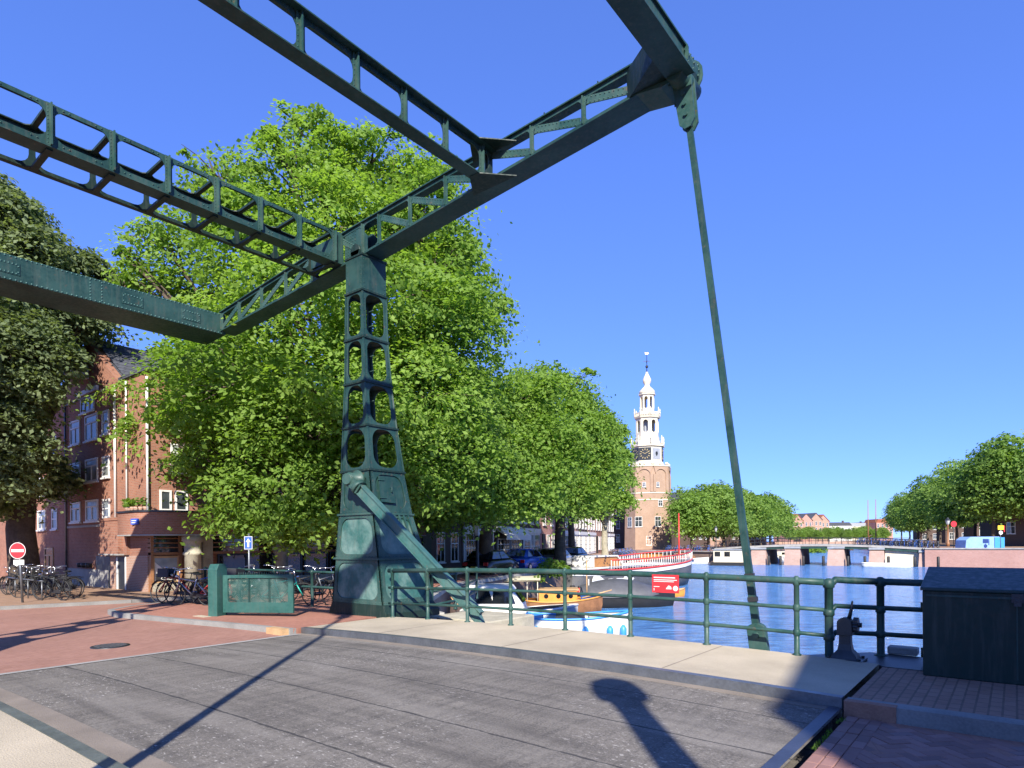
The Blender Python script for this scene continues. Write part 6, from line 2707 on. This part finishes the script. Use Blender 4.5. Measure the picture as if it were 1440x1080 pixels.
# ================================================================== trees
def foliage(name, blobs, n_cl, per, size, seed, mat, parent, spread=.5, flat=.24, shell=(.55, 1.03), up=.75, droop=.25):
    """crown of many leaf-sized faces: sprays of leaves through the outer part of each blob.
    blobs: (centre, radius, z-squash)"""
    g = np.random.default_rng(seed)
    C = np.array([list(c) for c, r, q in blobs], float)
    Rr = np.array([r for c, r, q in blobs], float)
    Q = np.array([q for c, r, q in blobs], float)
    pr_ = Rr ** 2 / np.sum(Rr ** 2)
    bi = g.choice(len(blobs), n_cl, p=pr_)
    d = g.normal(size=(n_cl, 3))
    d /= np.linalg.norm(d, axis=1)[:, None]
    fr = shell[0] + (shell[1] - shell[0]) * g.random(n_cl) ** .55
    ctr = C[bi] + d * (Rr[bi] * fr)[:, None] * np.stack([np.ones(n_cl), np.ones(n_cl), Q[bi]], 1)
    tone_c = g.random(n_cl)
    n = n_cl * per
    ci = np.repeat(np.arange(n_cl), per)
    sc = (spread * (.6 + .8 * g.random(n_cl)) * np.clip(Rr[bi] * 1.15, .3, 1.0))[ci]
    off = np.clip(g.normal(size=(n, 3)), -1.9, 1.9) * np.stack([sc, sc, sc * flat], 1)
    # sprays lean outward and hang at their tips
    out = d[ci].copy()
    out[:, 2] *= .3
    off += out * (np.minimum(np.abs(g.normal(size=n)), 1.7) * sc * .7)[:, None]
    off[:, 2] -= droop * (off[:, 0] ** 2 + off[:, 1] ** 2) / np.maximum(sc, .05)
    pos = ctr[ci] + off
    nrm = g.normal(size=(n, 3)) * .38 + d[ci] * .5 + (g.normal(size=(n_cl, 3)) * .3)[ci]
    nrm[:, 2] += up
    nrm /= np.linalg.norm(nrm, axis=1)[:, None]
    tx = np.cross(nrm, g.normal(size=(n, 3)))
    tx /= np.linalg.norm(tx, axis=1)[:, None]
    ty = np.cross(nrm, tx)
    s = size * (.6 + .8 * g.random(n))[:, None]
    v = np.empty((n, 4, 3))
    v[:, 0] = pos - tx * s * .62
    v[:, 1] = pos - ty * s * .40 + tx * s * .05
    v[:, 2] = pos + tx * s * .62 - nrm * s * .18
    v[:, 3] = pos + ty * s * .40 + tx * s * .05
    off0 = OFF.get(parent, V3((0, 0, 0)))
    v -= np.array(off0)
    me = bpy.data.meshes.new(name)
    me.vertices.add(n * 4)
    me.loops.add(n * 4)
    me.polygons.add(n)
    me.vertices.foreach_set('co', v.reshape(-1).astype(np.float32))
    me.loops.foreach_set('vertex_index', np.arange(n * 4, dtype=np.int32))
    me.polygons.foreach_set('loop_start', np.arange(n, dtype=np.int32) * 4)
    me.update(calc_edges=True)
    a = me.attributes.new('tone', 'FLOAT', 'FACE')
    tn = np.clip(.36 * g.random(len(blobs))[bi][ci] + .36 * tone_c[ci] + .28 * g.random(n), 0, 1)
    a.data.foreach_set('value', tn.astype(np.float32))
    me.materials.append(M[mat])
    o = bpy.data.objects.new(name, me)
    COL.objects.link(o)
    o.parent = parent
    OFF[o] = off0
    return o


def limbs(base, fork, blobs, r0, seed, mat, parent, n=None, twigs=0, extra=()):
    g = random.Random(seed)
    b = MB()
    for pts_, rs_ in extra:
        b.tube(pts_, rs_, 4, False)
    base, fork = V3(base), V3(fork)
    m = base.lerp(fork, .5) + V3((g.uniform(-.15, .15), g.uniform(-.15, .15), 0)) * r0 * 3
    b.tube([base - V3((0, 0, .2)), base + V3((0, 0, .25)), m, fork], [r0 * 1.7, r0 * 1.15, r0, r0 * .85], 10)
    for c, r, q in (blobs if n is None else g.sample(blobs, min(n, len(blobs)))):
        c = V3(c)
        mid = fork.lerp(c, .45) + V3((g.uniform(-.6, .6), g.uniform(-.6, .6), g.uniform(.0, .9)))
        b.tube([fork - V3((0, 0, .3)), fork.lerp(mid, .5) + V3((0, 0, .15)), mid, c], [r0 * .6, r0 * .42, r0 * .3, r0 * .10], 6)
        for k in range(twigs):
            a = mid.lerp(c, g.uniform(.2, 1))
            e = c + V3((g.gauss(0, 1), g.gauss(0, 1), g.gauss(.2, .8))).normalized() * r * g.uniform(.5, .95)
            b.tube([a, a.lerp(e, .5) + V3((0, 0, .15)), e], [r0 * .13, r0 * .08, r0 * .03], 4, False)
    return b.build('trunk', mat, parent, recalc=False)


def photo_tree(label, group, base, fork_h, blist, d, seed, leaf, bark, n_cl, per, size, spread, r0, twigs=3, extra=10, **kw):
    t = thing('tree', label, 'tree', base, group)
    g = random.Random(seed)
    blobs = []
    for x, y, rp, dd in blist:
        c = at(x, y, d + dd)
        blobs.append((c, rp * d / F_PX, g.uniform(.75, .95)))
    for k in range(extra):      # boughs on the far side, unseen outline but real volume
        c, r, q = g.choice(blobs)
        back = V3((-_s, _c, 0))
        blobs.append((c + back * g.uniform(1.0, 3.5) + rgt * g.uniform(-1, 1), r * g.uniform(.7, 1.0), q))
    fork = V3((base[0], base[1], base[2] + fork_h))
    main = list(blobs)
    for c, r, q in main:        # clumps standing out of each bough
        for k in range(9):
            dv = V3((g.gauss(0, 1), g.gauss(0, 1), g.gauss(.15, .8))).normalized()
            blobs.append((c + dv * r * g.uniform(.7, 1.08), r * g.uniform(.20, .40), .8) if k < 6 else
                         (c + dv * r * g.uniform(1.0, 1.3), r * g.uniform(.09, .2), .8))
    blobs, allb = main, blobs
    sprigs = []
    for k, (c, r, q) in enumerate(allb[len(main):]):
        if k % 9 >= 6:
            pc = main[k // 9][0]
            e = pc.lerp(c, .35)
            sprigs.append(([pc, e, e.lerp(c, .6) + V3((0, 0, .12)), c + (c - pc) * .12], [.05, .035, .022, .008]))
    limbs(base, fork, blobs, r0, seed, bark, t, None, twigs, sprigs)
    foliage('crown', allb, n_cl, per, size, seed, leaf, t, spread, **kw)
    return t


GQT = 'trees along the house-lined quay'
T1 = [(440, 205, 48, 0), (415, 255, 58, -1), (325, 265, 52, 0), (300, 240, 22, 0), (520, 235, 55, 1), (575, 235, 42, 1), (595, 300, 60, 0), (480, 320, 75, -1.5), (360, 340, 70, -1.5),
      (240, 350, 48, .8), (198, 385, 26, .5), (290, 420, 62, 1.6), (626, 370, 46, 0), (640, 425, 40, .5), (620, 460, 70, -.8), (560, 420, 80, -1.8), (430, 430, 90, -2.5), (190, 548, 22, .5), (186, 600, 18, 0), (222, 622, 22, 0), (245, 560, 32, 0), (256, 646, 22, -.5), (172, 405, 13, 0), (180, 362, 12, 0), (208, 585, 20, .3),
      (290, 500, 46, -1.0), (330, 540, 90, -2.4), (450, 560, 95, -2.6), (570, 560, 85, -2.0), (638, 540, 44, 0), (322, 645, 44, -1.6), (390, 680, 70, -2.2), (228, 655, 12, -1), (480, 680, 60, -1.6), (560, 660, 60, -1.5), (340, 715, 36, -1.4), (420, 725, 34, -1.6), (630, 640, 55, -.6)]
photo_tree('huge bright green leafy tree rising behind the far pylon', GQT, gp(492, 25, -.2), 3.4, T1, 25.6, 11, 'leaf_bright', 'bark', 4100, 44, .15, .50, .42, 5, 14)
T2 = [(700, 540, 38, 0), (660, 590, 60, 0), (735, 560, 40, .5), (760, 620, 55, .5), (700, 650, 70, -1), (640, 685, 50, -.8), (612, 712, 28, -1), (690, 698, 34, -1.2), (742, 688, 34, -.8), (600, 640, 60, 0)]
photo_tree('bright green tree right of the far pylon, with a thick dark trunk', GQT, gp(683, 35, -.29), 2.6, T2, 33, 12, 'leaf_bright', 'bark', 2500, 36, .16, .55, .42, 3, 8)
T3 = [(760, 535, 30, 0), (800, 550, 32, 0), (730, 590, 42, 0), (790, 610, 52, -1), (828, 600, 30, 0), (740, 660, 46, -1), (795, 680, 42, -1), (832, 655, 34, -.5), (770, 700, 22, -1), (820, 698, 18, -1)]
photo_tree('green tree with a dark trunk leaning over the moored boats', GQT, gp(788, 42, -.29), 3.2, T3, 43, 13, 'leaf_bright', 'bark', 1900, 30, .19, .6, .38, 2, 6)
T3b = [(825, 575, 20, 0), (845, 600, 22, 0), (820, 640, 28, 0), (850, 645, 22, 0), (835, 690, 24, 0)]
photo_tree('smaller green tree behind the leaning one, close to the houses', GQT, gp(803, 55, -.29), 3.6, T3b, 56, 17, 'leaf_mid', 'bark', 1000, 24, .22, .6, .3, 1, 4)
T4 = [(855, 612, 20, 0), (864, 640, 19, 0), (845, 660, 26, -1), (872, 668, 15, 0), (858, 700, 22, -1), (878, 700, 9, 0), (830, 705, 20, 0)]
photo_tree('green plane tree with a pale trunk in front of the white shopfronts', GQT, gp(851, 57, -.29), 3.6, T4, 57, 14, 'leaf_bright', 'bark_pale', 1200, 24, .21, .5, .3, 2, 5)
TL = [(-40, 300, 57, 0), (8, 300, 42, 0), (35, 350, 43, 0), (-30, 400, 77, -1), (52, 420, 37, 0), (56, 478, 28, 0), (15, 490, 63, -1.5), (-50, 550, 77, -1), (32, 548, 28, -.5), (5, 610, 49, -1.5), (-50, 650, 57, -1), (0, 665, 33, -1.5), (38, 620, 23, -1), (-25, 705, 21, -1)]
photo_tree('dull dark green tree with a thick trunk at the left edge of the view', None, gp(36, 26.5, -.2), 5.0, TL, 25.5, 15, 'leaf_dark', 'bark', 5200, 25, .15, .38, .5, 4, 10)

# prototypes for the far rows
def row_tree(label, group, seed, h, r, leaf, n_cl, per, size):
    g = random.Random(seed)
    t = thing('tree', label, 'tree', (0, 0, 0), group)
    blobs = []
    for k in range(16):
        a = g.uniform(0, 6.283)
        zz = g.uniform(.38, .93)
        rad = r * math.sin(math.pi * (zz - .18) / .9) ** .7 * g.uniform(.25, .72)
        blobs.append((V3((rad * math.cos(a), rad * math.sin(a), h * zz)), r * g.uniform(.34, .55), .85))
    blobs.append((V3((0, 0, h * .62)), r * .7, 1))
    limbs((0, 0, 0), (0, 0, h * .27), blobs, .26, seed, 'bark', t, 9, 0)
    foliage('crown', blobs, n_cl, per, size, seed, leaf, t, .75)
    return t


PR = [row_tree('', '', 21, 12.5, 5.2, 'leaf_far', 800, 16, .42), row_tree('', '', 22, 12, 5, 'leaf_mid', 800, 16, .42), row_tree('', '', 23, 15.5, 6.8, 'leaf_far', 1300, 18, .40)]
used = [False] * 3


def row_at(i, p, s, label, group, rz):
    if not used[i]:
        o = PR[i]
        used[i] = True
    else:
        o = copy_tree(PR[i])
    o.location = p
    o.scale = (s, s, s)
    o.rotation_euler = (0, 0, rz)
    tag(o, label, 'tree', group)


ord_ = ['first', 'second', 'third', 'fourth', 'fifth', 'sixth', 'seventh', 'eighth', 'ninth', 'tenth', 'eleventh']
GL2 = 'trees along the far tree-lined quay'
for i, (x, d, s, k) in enumerate([(972, 120, .93, 1), (997, 124, 1.05, 0), (1018, 134, 1.08, 0), (1040, 146, 1.1, 0), (1055, 158, 1.1, 1), (1070, 172, 1.15, 0), (1083, 190, 1.15, 0), (1094, 212, 1.1, 1)]):
    row_at(k, gp(x, d, -.3), s, 'green quay tree beyond the clock tower, %s from the left in its row' % ord_[i], GL2, i * 1.3)
GR2 = 'trees along the far bank'
for i, (x, d, s, k) in enumerate([(1462, 96, 1.05, 2), (1398, 100, 1.02, 2), (1372, 116, 1.02, 2), (1345, 134, 1.0, 2), (1322, 152, 1.0, 2), (1305, 172, 1.0, 2), (1291, 194, 1.0, 2), (1279, 218, 1.0, 2), (1268, 245, 1.0, 2)]):
    row_at(k, gp(x, d, .2), s, 'large green quay tree, %s from the right edge in the right hand row' % ord_[i], GR2, i * 1.7)
GE = 'small trees at the end of the canal'
for i in range(11):
    row_at(i % 2, gp(1112 + i * 13, 296 + (i % 3) * 6, 0), .5 + .06 * (i % 3), 'small green tree at the canal end, %s from the left in its line' % ord_[i], GE, i)
# bush hanging over the water by the second pier, and quay weeds
t = thing('bush', 'light green bush hanging over the water between the far bridge piers', 'bush', gp(1138, 175, -1.6))
c = gp(1138, 175, -1.2)
foliage('leaves', [(c + rgt * k * 1.5, 1.3, .7) for k in range(-2, 3)], 160, 12, .4, 31, 'leaf_bright', t, .5)
limbs(c - V3((0, 0, 1.5)), c, [(c + rgt * k * 1.5, 1.3, .7) for k in (-1, 1)], .1, 31, 'bark', t)
t = thing('bush', 'small bright bush growing on the quay edge beside the leaning tree', 'bush', gp(773, 38, -.3))
c = gp(773, 38, .1)
foliage('leaves', [(c, .6, .9), (c + V3((.6, .2, -.1)), .5, .8)], 120, 10, .16, 32, 'leaf_bright', t, .2)
limbs(c - V3((0, 0, .5)), c, [(c, .6, .9), (c + V3((.6, .2, -.1)), .5, .8)], .05, 32, 'bark', t)
t = thing('bush', 'tuft of green weeds on top of the old quay wall behind the boats', 'bush', gp(760, 33, -.3))
c = gp(755, 34.0, -.35)
foliage('leaves', [(c, .22, .8), (c + rgt * .3 - V3((0, 0, .1)), .16, .8)], 45, 8, .10, 33, 'leaf_bright', t, .08)
limbs(c - V3((0, 0, .3)), c, [(c, .2, .8)], .02, 33, 'bark', t)
t = thing('hedge', 'dark shrubs along the shopfronts on the house-lined quay', 'shrubs', gp(745, 47, -.3))
bl_ = []
for k in range(5):
    q = gp(738 + k * 9, 45 + k * .8, .35)
    bl_.append((q, .85, .9))
foliage('leaves', bl_, 220, 12, .18, 34, 'leaf_dark', t, .25)
limbs(bl_[2][0] - V3((0, 0, .6)), bl_[2][0], bl_, .06, 34, 'bark', t)
for nm, t in LATER:
    foliage('leaves', [(V3((-27.9 + i * .2, 10.35 - .25 * math.sin(i * .4), 3.28)), .2, .9) for i in range(9)], 90, 9, .09, 35, 'leaf_mid', t, .1)

# a tree standing left of the view shades the street front
t = thing('tree', 'street tree outside the view, shading the brick corner building', 'tree', (-29.5, 2.2, -.2))
g_ = random.Random(77)
bl_ = [(V3((-29.5 + g_.gauss(0, 1.6), 2.2 + g_.gauss(0, 1.3), g_.uniform(6.5, 12))), g_.uniform(1.0, 1.8), .85) for k in range(13)]
limbs((-29.5, 2.2, -.2), (-29.5, 2.2, 4.6), bl_, .35, 77, 'bark', t, None, 2)
foliage('crown', bl_, 560, 20, .2, 77, 'leaf_dark', t, .4)
